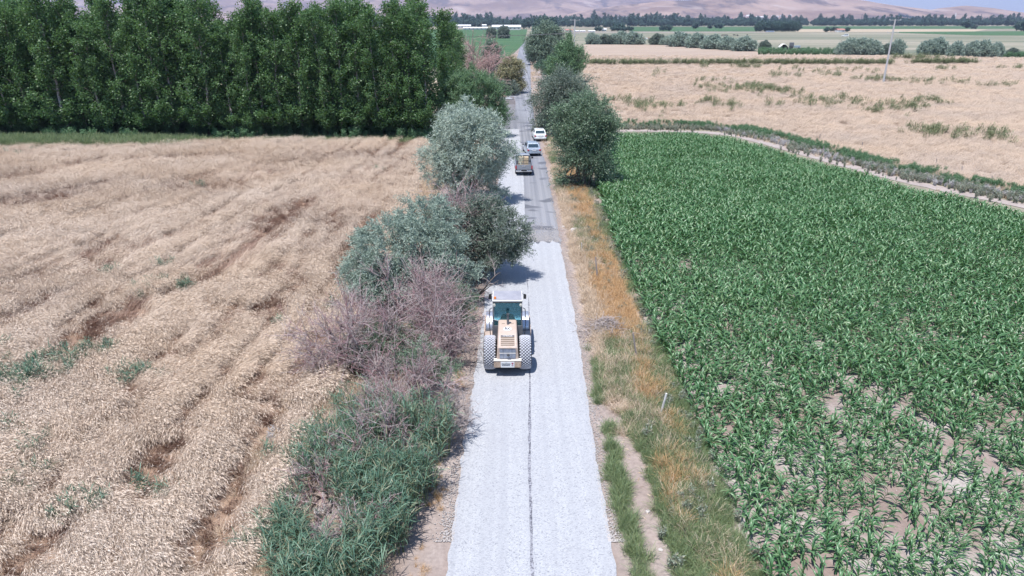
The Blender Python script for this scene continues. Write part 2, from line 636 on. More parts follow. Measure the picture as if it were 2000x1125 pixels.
def ribbon(name, y0, y1, offl, offr, z, mat, label, step=0.25, rag=0.0, seed=0, cat='road', ragl=None, endrag=0.0):
    ys = np.arange(y0, y1 + step, step)
    cx = road_x(ys)
    ol = offl(ys) if callable(offl) else offl
    orr = offr(ys) if callable(offr) else offr
    ragl = rag if ragl is None else ragl
    L = cx + ol + (0.09 if seed == 3 else ragl) * (fbm(ys * 1.7, ys * 0 + 3.1, seed, 4) - 0.5)
    rag = 0.16 if offr is not None and callable(offr) and seed == 3 else rag
    R = cx + orr + rag * (fbm(ys * 1.7, ys * 0 + 8.7, seed + 1, 4) - 0.5)
    m = 36 if endrag else 8
    t = np.linspace(0, 1, m)
    X = L[:, None] * (1 - t) + R[:, None] * t
    Y = np.repeat(ys[:, None], m, 1)
    if endrag:
        k_ = 14
        w_ = np.linspace(0, 1, k_)[:, None] ** 2
        Y[-k_:] += w_ * endrag * (fbm(t * 9, t * 0 + seed, 1, 4) - 0.5)[None]
    V = np.stack([X.ravel(), Y.ravel(), np.full(X.size, z)], 1)
    i, j = np.meshgrid(np.arange(len(ys) - 1), np.arange(m - 1), indexing='ij')
    F = np.stack([i * m + j, i * m + j + 1, (i + 1) * m + j + 1, (i + 1) * m + j], -1).reshape(-1, 4)
    o = mesh_obj(name, np_mesh(name, V, F, mat))
    return tag(o, label, cat, kind='structure')


SEAM_END = G(1035, 474).y
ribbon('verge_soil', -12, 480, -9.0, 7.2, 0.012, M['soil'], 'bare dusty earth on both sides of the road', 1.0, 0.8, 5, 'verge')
ribbon('road', -12, 1100, lambda y: np.where(y < 100, -2.36, -2.62), lambda y: np.where(y < SEAM_END - 0.5, 2.36, 2.62), 0.03, M['asphalt'], 'straight grey country road with old patched asphalt', 0.5, 0.35, 1)
ribbon('sprayed_bitumen', -12, SEAM_END - 0.6, -0.35, 0.35, 0.036, M['tar'], 'dark line of bitumen along the middle of the road', 0.25, 0.1, 2, 'road')
ribbon('chip_layer', -12, 103, lambda y: -2.55 + 0 * y, lambda y: -0.045 * np.clip((42 - y) / 14, -0.9, 1) + 0.0 * y, 0.05, M['chips'], 'layer of fresh white stone chips on the left lane', 0.12, 0.09, 0, 'road', ragl=0.22, endrag=2.0)
ribbon('chip_layer', -12, SEAM_END, lambda y: 0.045 * np.clip((42 - y) / 14, -0.9, 1) + 0.0 * y, lambda y: 2.5 + 0 * y, 0.052, M['chips'], 'layer of fresh white stone chips on the right lane, near end', 0.12, 0.09, 3, 'road', endrag=1.8)

# left wheat field and its far edge
WL_EDGE = [(-8.1, -5), (-8.1, 20), (-8.3, 35), (-8.8, 50), (-9.4, 62), (-10.2, 78), (-11.0, 88.5)]
WL = WL_EDGE + [(-11.5, 90.5), (-34, 91.5), (-44, 88.8), (-54, 86.6), (-130, 86.0), (-130, -5)]
STREAKS = [
    ([(270, 950), (290, 900), (330, 860)], 0.55, 1.0), ([(370, 1090), (400, 1010), (440, 950), (500, 850), (535, 790)], 0.5, 1.0),
    ([(0, 1030), (105, 941), (211, 831), (296, 755), (380, 675)], 0.45, 0.45), ([(108, 686), (168, 646), (228, 610)], 0.8, 1.0),
    ([(240, 594), (344, 566), (400, 538), (460, 494), (520, 446), (592, 390)], 0.6, 0.95), ([(504, 546), (560, 502), (600, 458), (648, 414)], 0.6, 0.6),
    ([(144, 506), (200, 478)], 0.9, 0.8), ([(168, 530), (264, 478)], 0.7, 0.7), ([(0, 406), (68, 390), (160, 378)], 0.9, 0.8),
    ([(0, 350), (160, 318)], 0.8, 0.7), ([(256, 312), (440, 302)], 0.8, 0.7), ([(476, 618), (512, 594), (580, 566)], 0.5, 0.8),
    ([(360, 690), (400, 662), (448, 602)], 0.5, 0.7), ([(384, 358), (450, 362), (500, 345), (532, 322), (600, 306), (660, 300)], 1.6, 0.55),
    ([(592, 682), (612, 654)], 0.6, 0.9), ([(21, 1110), (55, 1072), (84, 1043)], 0.5, 0.8), ([(477, 760), (528, 764), (561, 734), (591, 688)], 0.45, 0.8),
    ([(0, 578), (32, 566)], 0.6, 0.8), ([(328, 466), (372, 446)], 0.6, 0.6), ([(56, 542), (120, 526)], 0.6, 0.7),
    ([(560, 640), (640, 560), (690, 500)], 0.5, 0.5), ([(440, 470), (520, 400), (640, 330)], 0.6, 0.4), ([(150, 900), (250, 800), (330, 720)], 0.4, 0.35),
    ([(600, 420), (680, 350), (760, 300)], 0.8, 0.5), ([(690, 420), (760, 340), (810, 300)], 0.8, 0.45),
]
SW = [([tuple(G(x, y, 0.45))[:2] for x, y in p], w, s) for p, w, s in STREAKS]


def row_uv(x, y):
    """along and across the drilled rows, which bend away at the far left"""
    t = np.clip((-17 - x) / 24, 0, 1)
    th = np.radians(88 - 36 * t * t * (3 - 2 * t))
    return x * np.sin(th) - y * np.cos(th), x * np.cos(th) + y * np.sin(th)


def streak(x, y):
    u, v = row_uv(x, y)
    q = fbm(u * 1.3 + 5, v * 0.05, 2, 3) + 0.35 * (fbm(x * 0.1, y * 0.1, 0, 2) - 0.5) + 0.0012 * (y - 40)
    r = 0.8 * np.clip((q - 0.59) / 0.05, 0, 1)
    wob = 0.4 * (fbm(x * 0.9, y * 0.9, 2, 3) - 0.5)
    for p, w, s in SW:
        d = (dist_line(x, y, p) + wob) / np.clip(y / 45, 1, 2)
        r = np.maximum(r, s * np.clip(1.6 - d / (w * 1.25), 0, 1))
    return r


def wheat_h(x, y):
    u, v = row_uv(x, y)
    return 0.02 + 0.3 * fbm(u * 0.75, v * 0.07, 1, 3) + 0.16 * fbm(x * 1.1, y * 1.1, 3, 3)


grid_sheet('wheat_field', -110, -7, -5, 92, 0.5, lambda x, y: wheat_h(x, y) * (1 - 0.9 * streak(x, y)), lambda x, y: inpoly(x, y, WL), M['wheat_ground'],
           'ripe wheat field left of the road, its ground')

# corn field, dirt track, weedy ditch, right wheat field
CE = 7.35
TRACK = [tuple(G(*p))[:2] for p in ((1150, 258), (1205, 255), (1350, 257), (1430, 263), (1500, 281), (1640, 320), (1760, 352), (1900, 382), (2050, 414), (2400, 490))]
CORN = [(CE, -5), (CE - 0.05, 30), (CE + 0.2, 50), (CE + 1.0, 66), (10.5, 84), (13.0, TRACK[1][1] - 7.0)] + [(x - 2.6, y - 6.6) for x, y in TRACK[2:]] + [(90, -5)]
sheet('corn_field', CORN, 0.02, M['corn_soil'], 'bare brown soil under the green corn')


def poly_ribbon(name, pts, w, z, mat, label, cat, rag=0.3):
    P = np.array(pts, float)
    s = np.concatenate([[0], np.cumsum(np.hypot(*np.diff(P, axis=0).T))])
    t = np.arange(0, s[-1], 0.8)
    x, y = np.interp(t, s, P[:, 0]), np.interp(t, s, P[:, 1])
    for _ in range(12):
        x[1:-1] = (x[:-2] + x[2:] + 2 * x[1:-1]) / 4
        y[1:-1] = (y[:-2] + y[2:] + 2 * y[1:-1]) / 4
    tx, ty = np.gradient(x), np.gradient(y)
    n = np.hypot(tx, ty)
    nx, ny = -ty / n, tx / n
    wl = w / 2 + rag * (fbm(t * 0.7, t * 0, 1) - 0.5)
    wr = w / 2 + rag * (fbm(t * 0.7, t * 0 + 5, 2) - 0.5)
    V = np.concatenate([np.stack([x + nx * wl, y + ny * wl, 0 * x + z], 1), np.stack([x - nx * wr, y - ny * wr, 0 * x + z], 1)])
    k = len(x)
    i = np.arange(k - 1)
    F = np.stack([i, i + 1, i + 1 + k, i + k], 1)
    o = mesh_obj(name, np_mesh(name, V, F, mat))
    return tag(o, label, cat, kind='structure')


poly_ribbon('dirt_track', TRACK, 1.9, 0.034, M['dust_track'], 'pale dirt track curving round the corn field', 'track', 0.9)
DITCH = [(x + 1.7, y + 3.4) for x, y in TRACK[1:]]
WR_NEAR = [(x + 2.6, y + 6.0) for x, y in TRACK[1:]]
WR_FAR = [tuple(G(*p))[:2] for p in ((2500, 122), (2000, 114), (1800, 109), (1640, 107), (1480, 101), (1380, 93), (1290, 87.5), (1140, 87))]
WR = WR_NEAR + WR_FAR + [tuple(G(1140, 150))[:2], tuple(G(1170, 200))[:2]]
sheet('wheat_field', WR, 0.04, M['wheat_far'], 'wide ripe wheat field beyond the dirt track on the right')

P2 = lambda *pp: [tuple(G(*p))[:2] for p in pp]
sheet('green_field', P2((300, 58.5), (1030, 57.5), (1024, 84), (1008, 100), (985, 122), (700, 140), (300, 150)), 0.05, M['green_far'], 'green crop field left of the far road')
sheet('pasture', P2((1085, 64), (2700, 64), (2700, 121.5), (2000, 113), (1800, 108.3), (1640, 106.3), (1480, 100.3), (1380, 92.4), (1290, 86.8), (1100, 86.4)), 0.03, M['pasture'], 'striped green and tan pasture behind the wheat')
sheet('dusty_road', P2((1085, 62), (1500, 62.3), (1500, 63.3), (1085, 63.4)), 0.12, M['dust_track'], 'pale dusty road crossing the plain', 'road')
sheet('green_field', P2((1225, 52.5), (1480, 52.5), (1480, 61.5), (1230, 61.5)), 0.1, M['green_far'], 'green crop strip behind the dusty road')
sheet('stubble_field', P2((1555, 57.3), (1930, 57.3), (1900, 62.5), (1555, 62.5)), 0.1, M['stubble'], 'tan stubble strip right of the small plantation')
sheet('green_field', P2((1560, 51.5), (2300, 51), (2300, 56), (1560, 56.5)), 0.12, M['green_far'], 'green strip in front of the far treeline')
sheet('green_field', P2((1740, 62.5), (2000, 61), (2300, 61), (2300, 71), (1900, 69), (1740, 64)), 0.14, M['green_far'], 'dark green strip at the far right edge of the plain')
sheet('field', [(-140, 118), (-14, 118), (-16, 190), (-160, 190)], 0.03, M['stubble'], 'pale stubble showing between the poplar trunks')

# ------------------------------------------------------------------ hills
def ridge(name, D, depth, prof, x0, x1, nx, ny, rough, label, seed, base=0.0):
    """prof: photograph x -> photograph y of the skyline"""
    px = np.array([p[0] for p in prof], float)
    py = np.array([p[1] for p in prof], float)
    a = np.linspace(x0, x1, nx)
    t = np.linspace(-1, 1, ny)
    A, Tt = np.meshgrid(a, t, indexing='ij')
    Y = D + Tt * depth
    X = (A - CX) / FPX * D / CP * 1.0 * (1 + 0.25 * Tt * depth / D)
    top = np.interp(A, px, py)
    H = np.maximum((HOR - top) / FPX * D / CP / CP * 0.93 + CAM_H, 0)
    sh = np.where(Tt < 0, np.clip(1 + Tt, 0, 1) ** 1.15, np.clip(1 - Tt, 0, 1))
    n1 = fbm(X / 900 + seed, Y / 1500, seed, 5) - 0.5
    n2 = np.abs(fbm(X / 420 + 7, Y / 1300 + seed, seed + 1, 5) - 0.5)
    env = np.clip(-Tt, 0, 1) * np.clip(1 + Tt, 0, 1) * 4
    Z = H * sh + rough * H * env * (n1 * 0.9 - n2 * 1.1 + 0.12)
    Z += H * 0.035 * (fbm(X / 150, Y / 200, seed, 4) - 0.5)
    edge = (Tt <= -0.999)
    Z = np.where(edge, -6.0, Z)
    V = np.stack([X.ravel(), Y.ravel(), Z.ravel()], 1)
    i, j = np.meshgrid(np.arange(nx - 1), np.arange(ny - 1), indexing='ij')
    F = np.stack([i * ny + j, (i + 1) * ny + j, (i + 1) * ny + j + 1, i * ny + j + 1], -1).reshape(-1, 4)
    o = mesh_obj(name, np_mesh(name, V, F, M['hill'], True))
    return tag(o, label, 'hills', kind='structure')


ridge('hill', 9500, 3200, [(-900, 20), (0, 12), (300, 4), (600, -4), (850, -16), (930, -13), (1000, -9), (1070, -1), (1100, 2), (1160, 2), (1230, 5), (1300, 8), (1420, 12), (1600, 25), (1750, 35), (1900, 40)],
      -900, 1900, 300, 70, 0.6, 'long lavender grey bare mountain at the back', 1)
ridge('hill', 6000, 1500, [(1060, 36), (1120, 24), (1180, 16), (1250, 9), (1300, 7), (1350, 2), (1400, -2), (1450, -4), (1500, -3), (1550, 3), (1590, 8), (1640, 16), (1700, 22), (1750, 30), (1800, 37), (1850, 40)],
      1050, 1860, 220, 70, 0.55, 'bare pinkish brown hill with dark scrub on its flank', 2)
ridge('hill', 5400, 900, [(1330, 39), (1420, 30), (1500, 21), (1560, 15), (1620, 17), (1680, 24), (1740, 30), (1800, 39)],
      1320, 1810, 120, 40, 0.5, 'low brown spur in front of the bare hill', 3)
ridge('hill', 5600, 900, [(1600, 40), (1680, 26), (1720, 20), (1760, 15.5), (1800, 19), (1840, 24), (1880, 30), (1920, 33), (1990, 39)],
      1590, 2000, 140, 40, 0.35, 'small rounded hill at the right end of the range', 0)


# ------------------------------------------------------------------ plants: shared builders
def leaves(rng, P, D, L, W, fold=0.15, nrand=1.0):
    """diamond leaves at P pointing along D"""
    n = len(P)
    D = nrm(D)
    S = nrm(np.cross(D, rng.normal(size=(n, 3)) * nrand + np.array([0, 0, 1.0 - nrand])))
    N = np.cross(S, D)
    L = np.broadcast_to(L, (n,))[:, None]
    W = np.broadcast_to(W, (n,))[:, None]
    V = np.stack([P, P + D * L * 0.45 + S * W * 0.5 + N * W * fold, P + D * L, P + D * L * 0.45 - S * W * 0.5 + N * W * fold], 1)
    return V.reshape(-1, 3), np.arange(n * 4).reshape(-1, 4)


def in_ball(rng, n, bias=0.5):
    d = nrm(rng.normal(size=(n, 3)))
    return d * (rng.random((n, 1)) ** bias)


def clumps_in(rng, ells, n, inner=0.45, amp=0.74):
    """points in a set of ellipsoids ((c), (r), weight), mostly near the skin"""
    w = np.array([e[2] for e in ells], float)
    w /= w.sum()
    k = rng.choice(len(ells), n, p=w)
    C = np.array([e[0] for e in ells], float)[k]
    R = np.array([e[1] for e in ells], float)[k]
    d = nrm(rng.normal(size=(n, 3)))
    r = (inner ** 3 + (1 - inner ** 3) * rng.random((n, 1))) ** (1 / 3)
    d2 = d * R
    nz = 1 - 0.51 * amp + amp * fbm(d[:, 0] * 2.2 + C[:, 0], d[:, 1] * 2.2 + d[:, 2] * 3 + C[:, 1], 1, 3)[:, None]
    return C + d2 * r * nz, nrm(d2)


def sprays(rng, C, O, per, twl, nleaf, L, W, droop=0.2, up=0.3, spread=0.35):
    """leafy twigs round clump centres C with outward directions O"""
    n = len(C) * per
    c = np.repeat(C, per, 0)
    o = np.repeat(O, per, 0)
    p = c + in_ball(rng, n, 0.6) * spread
    d = nrm(o * 0.8 + rng.normal(size=(n, 3)) * 0.75 + np.array([0, 0, up]))
    tl = twl * (0.6 + 0.8 * rng.random(n))
    t = (np.arange(nleaf) + 0.5) / nleaf
    pos = p[:, None] + d[:, None] * (tl[:, None] * t)[..., None] - np.array([0, 0, 1.0]) * (droop * tl[:, None] * t ** 2)[..., None]
    ref = nrm(np.cross(d, rng.normal(size=(n, 3))))
    sg = np.where(np.arange(nleaf) % 2, 1.0, -1.0)
    dd = d[:, None] * 0.8 + ref[:, None] * sg[None, :, None] * 0.8 + rng.normal(size=(n, nleaf, 3)) * 0.35
    return leaves(rng, pos.reshape(-1, 3), dd.reshape(-1, 3), L * (0.7 + 0.6 * rng.random(n * nleaf)), W)


def limb(rng, a, b, bend=0.15, k=5):
    a, b = np.asarray(a, float), np.asarray(b, float)
    t = np.linspace(0, 1, k)[:, None]
    ln = np.linalg.norm(b - a)
    mid = rng.normal(size=3) * bend * ln
    return a * (1 - t) + b * t + mid * (t * (1 - t) * 2) + np.array([0, 0, 1]) * ln * 0.12 * t * (1 - t)


def tree(name, label, cat, loc, ells, ncl, leafmat, per=10, twl=0.6, nleaf=9, L=0.15, W=0.05, droop=0.2, up=0.3, seed=0, stems=3, trunk_r=0.14, inner=0.45, group=None,
         limbs=40, bark='bark', spread=0.4, style='spray', amp=0.74):
    rng = np.random.default_rng(seed)
    root = empty(name, loc)
    tag(root, label, cat, group)
    C, O = clumps_in(rng, ells, ncl, inner, amp)
    keep = C[:, 2] > 0.15
    C, O = C[keep], O[keep]
    g = Geo()
    cen = np.average(np.array([e[0] for e in ells]), axis=0, weights=[e[2] for e in ells])
    heads = []
    for i in range(stems):
        a = 2 * math.pi * i / max(stems, 1) + rng.random()
        b0 = np.array([0.12 * math.cos(a) * stems ** 0.5, 0.12 * math.sin(a) * stems ** 0.5, -0.05])
        e = ells[i % len(ells)]
        h = np.array(e[0]) * np.array([0.75, 0.75, 0.8]) + rng.normal(size=3) * 0.25
        p = limb(rng, b0, h, 0.1, 6)
        g.tube(p, np.linspace(trunk_r, trunk_r * 0.45, 6), 7)
        heads.append(p)
    for q in rng.choice(len(C), min(limbs, len(C)), replace=False):
        hp = heads[rng.integers(len(heads))][rng.integers(2, 6)]
        g.tube(limb(rng, hp, C[q], 0.1, 5), np.linspace(trunk_r * 0.35, 0.012, 5), 4)
    mesh_obj('trunk', g.mesh('trunk', M[bark], True), root)
    if style == 'spray':
        V, F = sprays(rng, C, O, per, twl, nleaf, L, W, droop, up, spread)
    else:
        n = len(C) * per
        P = np.repeat(C, per, 0) + in_ball(rng, n, 0.5) * spread
        D = np.repeat(O, per, 0) * 0.5 + rng.normal(size=(n, 3)) + np.array([0, 0, up])
        V, F = leaves(rng, P, D, L * (0.6 + 0.8 * rng.random(n)), W, 0.2)
    mesh_obj('crown', np_mesh('crown', V, F, M[leafmat]), root)
    return root


def bare_shrub(name, label, loc, r, h, n, seed, mats=('red_twig',), stems=9, group=None, cat='shrub', lean=(0, 0), tw=0.008):
    """leafless thicket: stems that fork again and again"""
    rng = np.random.default_rng(seed)
    root = empty(name, loc)
    tag(root, label, cat, group)
    gs = [Geo() for _ in mats]
    main = Geo()
    tips = []
    for i in range(stems):
        a = rng.random() * 2 * math.pi
        rr = r * rng.random() ** 0.5
        e = np.array([math.cos(a) * rr + lean[0], math.sin(a) * rr + lean[1], h * (0.55 + 0.45 * rng.random()) * (1 - 0.35 * (rr / r) ** 2)])
        b = np.array([math.cos(a) * rr * 0.25, math.sin(a) * rr * 0.25, -0.05])
        p = limb(rng, b, e, 0.16, 7)
        main.tube(p, np.linspace(0.05, 0.014, 7), 5)
        tips.append(p)
    lv1 = []
    for i in range(n // 8):
        p = tips[rng.integers(len(tips))]
        s = p[rng.integers(2, 7)]
        d = nrm(rng.normal(size=3) + np.array([0, 0, 0.35]) + nrm(s - np.array([0, 0, h * 0.3])) * 0.8)
        ln = (0.5 + 0.8 * rng.random()) * h * 0.36
        q = limb(rng, s, s + d * ln, 0.14, 5)
        gs[rng.integers(len(gs))].tube(q, np.linspace(tw * 1.7, tw * 0.8, 5), 4)
        lv1.append(q)
    for i in range(n):
        q = lv1[rng.integers(len(lv1))]
        s = q[rng.integers(1, 5)]
        d = nrm(rng.normal(size=3) + np.array([0, 0, 0.3]) + nrm(q[-1] - q[0]) * 0.9)
        ln = (0.25 + 0.6 * rng.random()) * h * 0.22
        gs[rng.integers(len(gs))].tube(limb(rng, s, s + d * ln, 0.15, 4), np.linspace(tw, tw * 0.5, 4), 3)
    mesh_obj('stem', main.mesh('stem', M['bark']), root)
    for gg, mn in zip(gs, mats):
        mesh_obj('twigs', gg.mesh('twigs', M[mn]), root)
    return root


def blade_strip(rng, base, az, length, width, elev, droop, k=5, vee=0.25):
    """arching leaves: arrays base (n,3), az, length, width, elev -> V, F"""
    n = len(base)
    t = np.linspace(0, 1, k)
    e = elev[:, None] - droop[:, None] * t[None]
    ds = (length / (k - 1))[:, None]
    hx = np.concatenate([np.zeros((n, 1)), np.cumsum(np.cos(e[:, :-1]) * ds, 1)], 1)
    hz = np.concatenate([np.zeros((n, 1)), np.cumsum(np.sin(e[:, :-1]) * ds, 1)], 1)
    ca, sa = np.cos(az)[:, None], np.sin(az)[:, None]
    P = np.stack([base[:, :1] + hx * ca, base[:, 1:2] + hx * sa, base[:, 2:] + hz], -1)
    tw = rng.normal(size=(n, 1)) * 0.35
    side = np.stack([-sa + 0 * hx, ca + 0 * hx, tw + 0 * hx], -1)
    wprof = np.sin(np.clip(t * 0.9 + 0.1, 0, 1) * math.pi) ** 0.7
    wprof[-1] = 0.06
    w = width[:, None] * wprof[None] * 0.5
    up = np.stack([-np.sin(e) * ca, -np.sin(e) * sa, np.cos(e)], -1)
    A = P + side * w[..., None] + up * (w * vee)[..., None]
    B = P - side * w[..., None] + up * (w * vee)[..., None]
    V = np.stack([A, P, B], 2).reshape(-1, 3)
    i = (np.arange(n)[:, None] * k + np.arange(k - 1)[None]).ravel() * 3
    F = np.concatenate([np.stack([i, i + 1, i + 4, i + 3], 1), np.stack([i + 1, i + 2, i + 5, i + 4], 1)])
    return V, F


def flat_strip(rng, base, az, length, width, elev, droop, k=4):
    n = len(base)
    t = np.linspace(0, 1, k)
    e = elev[:, None] - droop[:, None] * t[None]
    ds = (length / (k - 1))[:, None]
    hx = np.concatenate([np.zeros((n, 1)), np.cumsum(np.cos(e[:, :-1]) * ds, 1)], 1)
    hz = np.concatenate([np.zeros((n, 1)), np.cumsum(np.sin(e[:, :-1]) * ds, 1)], 1)
    ca, sa = np.cos(az)[:, None], np.sin(az)[:, None]
    P = np.stack([base[:, :1] + hx * ca, base[:, 1:2] + hx * sa, base[:, 2:] + hz], -1)
    ph = rng.random((n, 1)) * 2 * math.pi
    side = np.stack([np.cos(ph) + 0 * hx, np.sin(ph) + 0 * hx, 0 * hx], -1)
    w = width[:, None] * np.linspace(1, 0.35, k)[None] * 0.5
    V = np.stack([P + side * w[..., None], P - side * w[..., None]], 2).reshape(-1, 3)
    i = (np.arange(n)[:, None] * k + np.arange(k - 1)[None]).ravel() * 2
    return V, np.stack([i, i + 1, i + 3, i + 2], 1), P[:, -1], e[:, -1]


PROTO = {}


def proto(kind, me):
    """a plant kept out of the scene, for scattering uncountable ground cover"""
    c = PROTO.get(kind)
    if c is None:
        c = PROTO[kind] = bpy.data.collections.new(kind)
    o = bpy.data.objects.new(kind, me)
    c.objects.link(o)
    return o


def scatter(name, label, cat, P, rot, scl, kind, seed=0):
    """one uncountable mass: points carrying turned and scaled plants"""
    n = len(P)
    me = bpy.data.meshes.new(name)
    me.vertices.add(n)
    me.vertices.foreach_set('co', np.asarray(P, np.float32).ravel())
    a = me.attributes.new('turn', 'FLOAT_VECTOR', 'POINT')
    a.data.foreach_set('vector', np.asarray(rot, np.float32).ravel())
    a = me.attributes.new('size', 'FLOAT', 'POINT')
    a.data.foreach_set('value', np.asarray(scl, np.float32))
    a = me.attributes.new('pick', 'INT', 'POINT')
    a.data.foreach_set('value', np.random.default_rng(seed).integers(0, len(PROTO[kind].objects), n).astype(np.int32))
    o = mesh_obj(name, me)
    tag(o, label, cat, kind='stuff')
    ng = bpy.data.node_groups.new(name, 'GeometryNodeTree')
    ng.interface.new_socket('Geometry', in_out='INPUT', socket_type='NodeSocketGeometry')
    ng.interface.new_socket('Geometry', in_out='OUTPUT', socket_type='NodeSocketGeometry')
    gi, go = ng.nodes.new('NodeGroupInput'), ng.nodes.new('NodeGroupOutput')
    m2p = ng.nodes.new('GeometryNodeMeshToPoints')
    ci = ng.nodes.new('GeometryNodeCollectionInfo')
    ci.inputs[0].default_value = PROTO[kind]
    ci.inputs[1].default_value = True
    ci.inputs[2].default_value = True
    iop = ng.nodes.new('GeometryNodeInstanceOnPoints')
    iop.inputs['Pick Instance'].default_value = True

    def na(nm, ty):
        q = ng.nodes.new('GeometryNodeInputNamedAttribute')
        q.data_type = ty
        q.inputs[0].default_value = nm
        return q.outputs[0]
    e2r = ng.nodes.new('FunctionNodeEulerToRotation')
    lk = ng.links.new
    lk(gi.outputs[0], m2p.inputs[0])
    lk(m2p.outputs[0], iop.inputs['Points'])
    lk(ci.outputs[0], iop.inputs['Instance'])
    lk(na('pick', 'INT'), iop.inputs['Instance Index'])
    lk(na('turn', 'FLOAT_VECTOR'), e2r.inputs[0])
    lk(e2r.outputs[0], iop.inputs['Rotation'])
    lk(na('size', 'FLOAT'), iop.inputs['Scale'])
    lk(iop.outputs[0], go.inputs[0])
    md = o.modifiers.new('scatter', 'NODES')
    md.node_group = ng
    return o


def upright(rng, n, tilt=0.12):
    return np.stack([rng.normal(size=n) * tilt, rng.normal(size=n) * tilt, rng.random(n) * 2 * math.pi], 1)


def seen(P, mx=350, top=-200, bot=1125 + 260):
    x, y, d = proj(P)
    return (x > -mx) & (x < 2000 + mx) & (y > top) & (y < bot) & (np.asarray(P)[:, 1] > 4)


# plants for scattering -------------------------------------------------------
def make_wheat(seed, n, r, h, width, mat, lodged=1.0, ear=True):
    rng = np.random.default_rng(seed)
    b = np.zeros((n, 3))
    q = in_ball(rng, n, 0.5)[:, :2] * r
    b[:, :2] = q
    az = rng.normal(size=n) * 0.45
    ln = h * (0.8 + 0.45 * rng.random(n))
    el = np.radians(rng.uniform(45, 78, n))
    dr = np.radians(rng.uniform(45, 95, n)) * lodged
    V, F, tip, e = flat_strip(rng, b, az, ln, np.full(n, width), el, dr)
    g = Geo()
    g.add(V, F)
    if ear:
        D = np.stack([np.cos(az) * np.cos(e - 0.3), np.sin(az) * np.cos(e - 0.3), np.sin(e - 0.3)], 1)
        V, F = leaves(rng, tip, D, 0.1 + 0.05 * rng.random(n), 0.018, 0.1)
        g.add(V, F)
    return g.mesh('wheat', M[mat])


for s in range(5):
    proto('wheat', make_wheat(s, 80, 0.34, 0.82, 0.011, 'wheat'))
for s in range(3):
    proto('wheat_coarse', make_wheat(20 + s, 90, 0.85, 0.8, 0.024, 'wheat_right'))
for s in range(3):
    proto('wheat_stem', make_wheat(40 + s, 36, 0.26, 0.62, 0.02, 'wheat_brown', 0.45, False))


def make_grass(seed, n, r, h, w, mat, el=(50, 88), dr=(10, 70)):
    rng = np.random.default_rng(seed)
    b = np.zeros((n, 3))
    b[:, :2] = in_ball(rng, n, 0.6)[:, :2] * r
    V, F, _, _ = flat_strip(rng, b, rng.random(n) * 2 * math.pi, h * (0.5 + 0.7 * rng.random(n)), np.full(n, w), np.radians(rng.uniform(*el, n)), np.radians(rng.uniform(*dr, n)), 4)
    g = Geo()
    g.add(V, F)
    return g.mesh('grass', M[mat])


for s in range(3):
    proto('straw', make_grass(60 + s, 55, 0.22, 0.5, 0.013, 'straw', (25, 85)))
    proto('orange_straw', make_grass(70 + s, 55, 0.2, 0.55, 0.013, 'orange_straw', (35, 88)))
    proto('grass', make_grass(80 + s, 60, 0.2, 0.42, 0.014, 'grass', (35, 88)))


def make_thistle(seed, leafm, flower=None, h=0.6, n=14):
    rng = np.random.default_rng(seed)
    g = Geo()
    P, D = [], []
    for i in range(n):
        a = rng.random() * 6.28
        e = np.array([math.cos(a) * 0.2 * rng.random(), math.sin(a) * 0.2 * rng.random(), h * (0.6 + 0.5 * rng.random())])
        p = limb(rng, np.array([e[0] * 0.2, e[1] * 0.2, 0]), e, 0.08, 4)
        g.tube(p, [0.008, 0.007, 0.006, 0.004], 3)
        for t in np.linspace(0.2, 1, 9):
            P.append(p[0] * (1 - t) + p[-1] * t)
            D.append([rng.normal(), rng.normal(), 0.5])
    P, D = np.array(P), np.array(D)
    V, F = leaves(rng, P, D, 0.1 + 0.08 * rng.random(len(P)), 0.035)
    g.add(V, F)
    return g.mesh('thistle', M[leafm])


for s in range(3):
    proto('thistle', make_thistle(90 + s, 'thistle'))
    proto('weed', make_thistle(95 + s, 'weed', h=0.75, n=22))
    proto('fluff', make_thistle(99 + s, 'fluff', h=0.5, n=16))


def reed_geo(rng, n, r, h, leafL=0.42, leafW=0.03, per=8, lean=0.25, wind=0.0):
    """n reeds: stems and long arching leaves"""
    gs, gl = Geo(), Geo()
    B, A, Ln = [], [], []
    for i in range(n):
        a, q = rng.random() * 6.28, r * rng.random() ** 0.5
        b = np.array([math.cos(a) * q, math.sin(a) * q, 0])
        hh = h * (0.6 + 0.5 * rng.random())
        e = b + np.array([rng.normal() * lean * hh + wind * hh, rng.normal() * lean * hh, hh])
        p = limb(rng, b, e, 0.05, 5)
        gs.tube(p, np.linspace(0.011, 0.005, 5), 3)
        t = rng.uniform(0.25, 1.0, per)
        for tt in t:
            k = min(int(tt * 4), 3)
            B.append(p[k] + (p[k + 1] - p[k]) * (tt * 4 - k))
    B = np.array(B)
    m = len(B)
    V, F = blade_strip(rng, B, rng.random(m) * 6.28, leafL * (0.6 + 0.7 * rng.random(m)), np.full(m, leafW), np.radians(rng.uniform(20, 75, m)), np.radians(rng.uniform(10, 80, m)), 4)
    gl.add(V, F)
    return gs, gl


for s in range(4):
    rng = np.random.default_rng(110 + s)
    a, b = reed_geo(rng, 9, 0.35, 0.95, 0.4, 0.035, 6, 0.15, 0.12)
    b.v += a.v
    b.f4 += [f + b.n for f in a.f4]
    b.n += a.n
    proto('reed_tuft', b.mesh('reed', M['reed']))
    rng = np.random.default_rng(120 + s)
    a, b = reed_geo(rng, 12, 0.6, 1.5, 0.5, 0.06, 6, 0.15, 0.2)
    b.v += a.v
    b.f4 += [f + b.n for f in a.f4]
    proto('reed_olive', b.mesh('reed', M['reed_olive']))


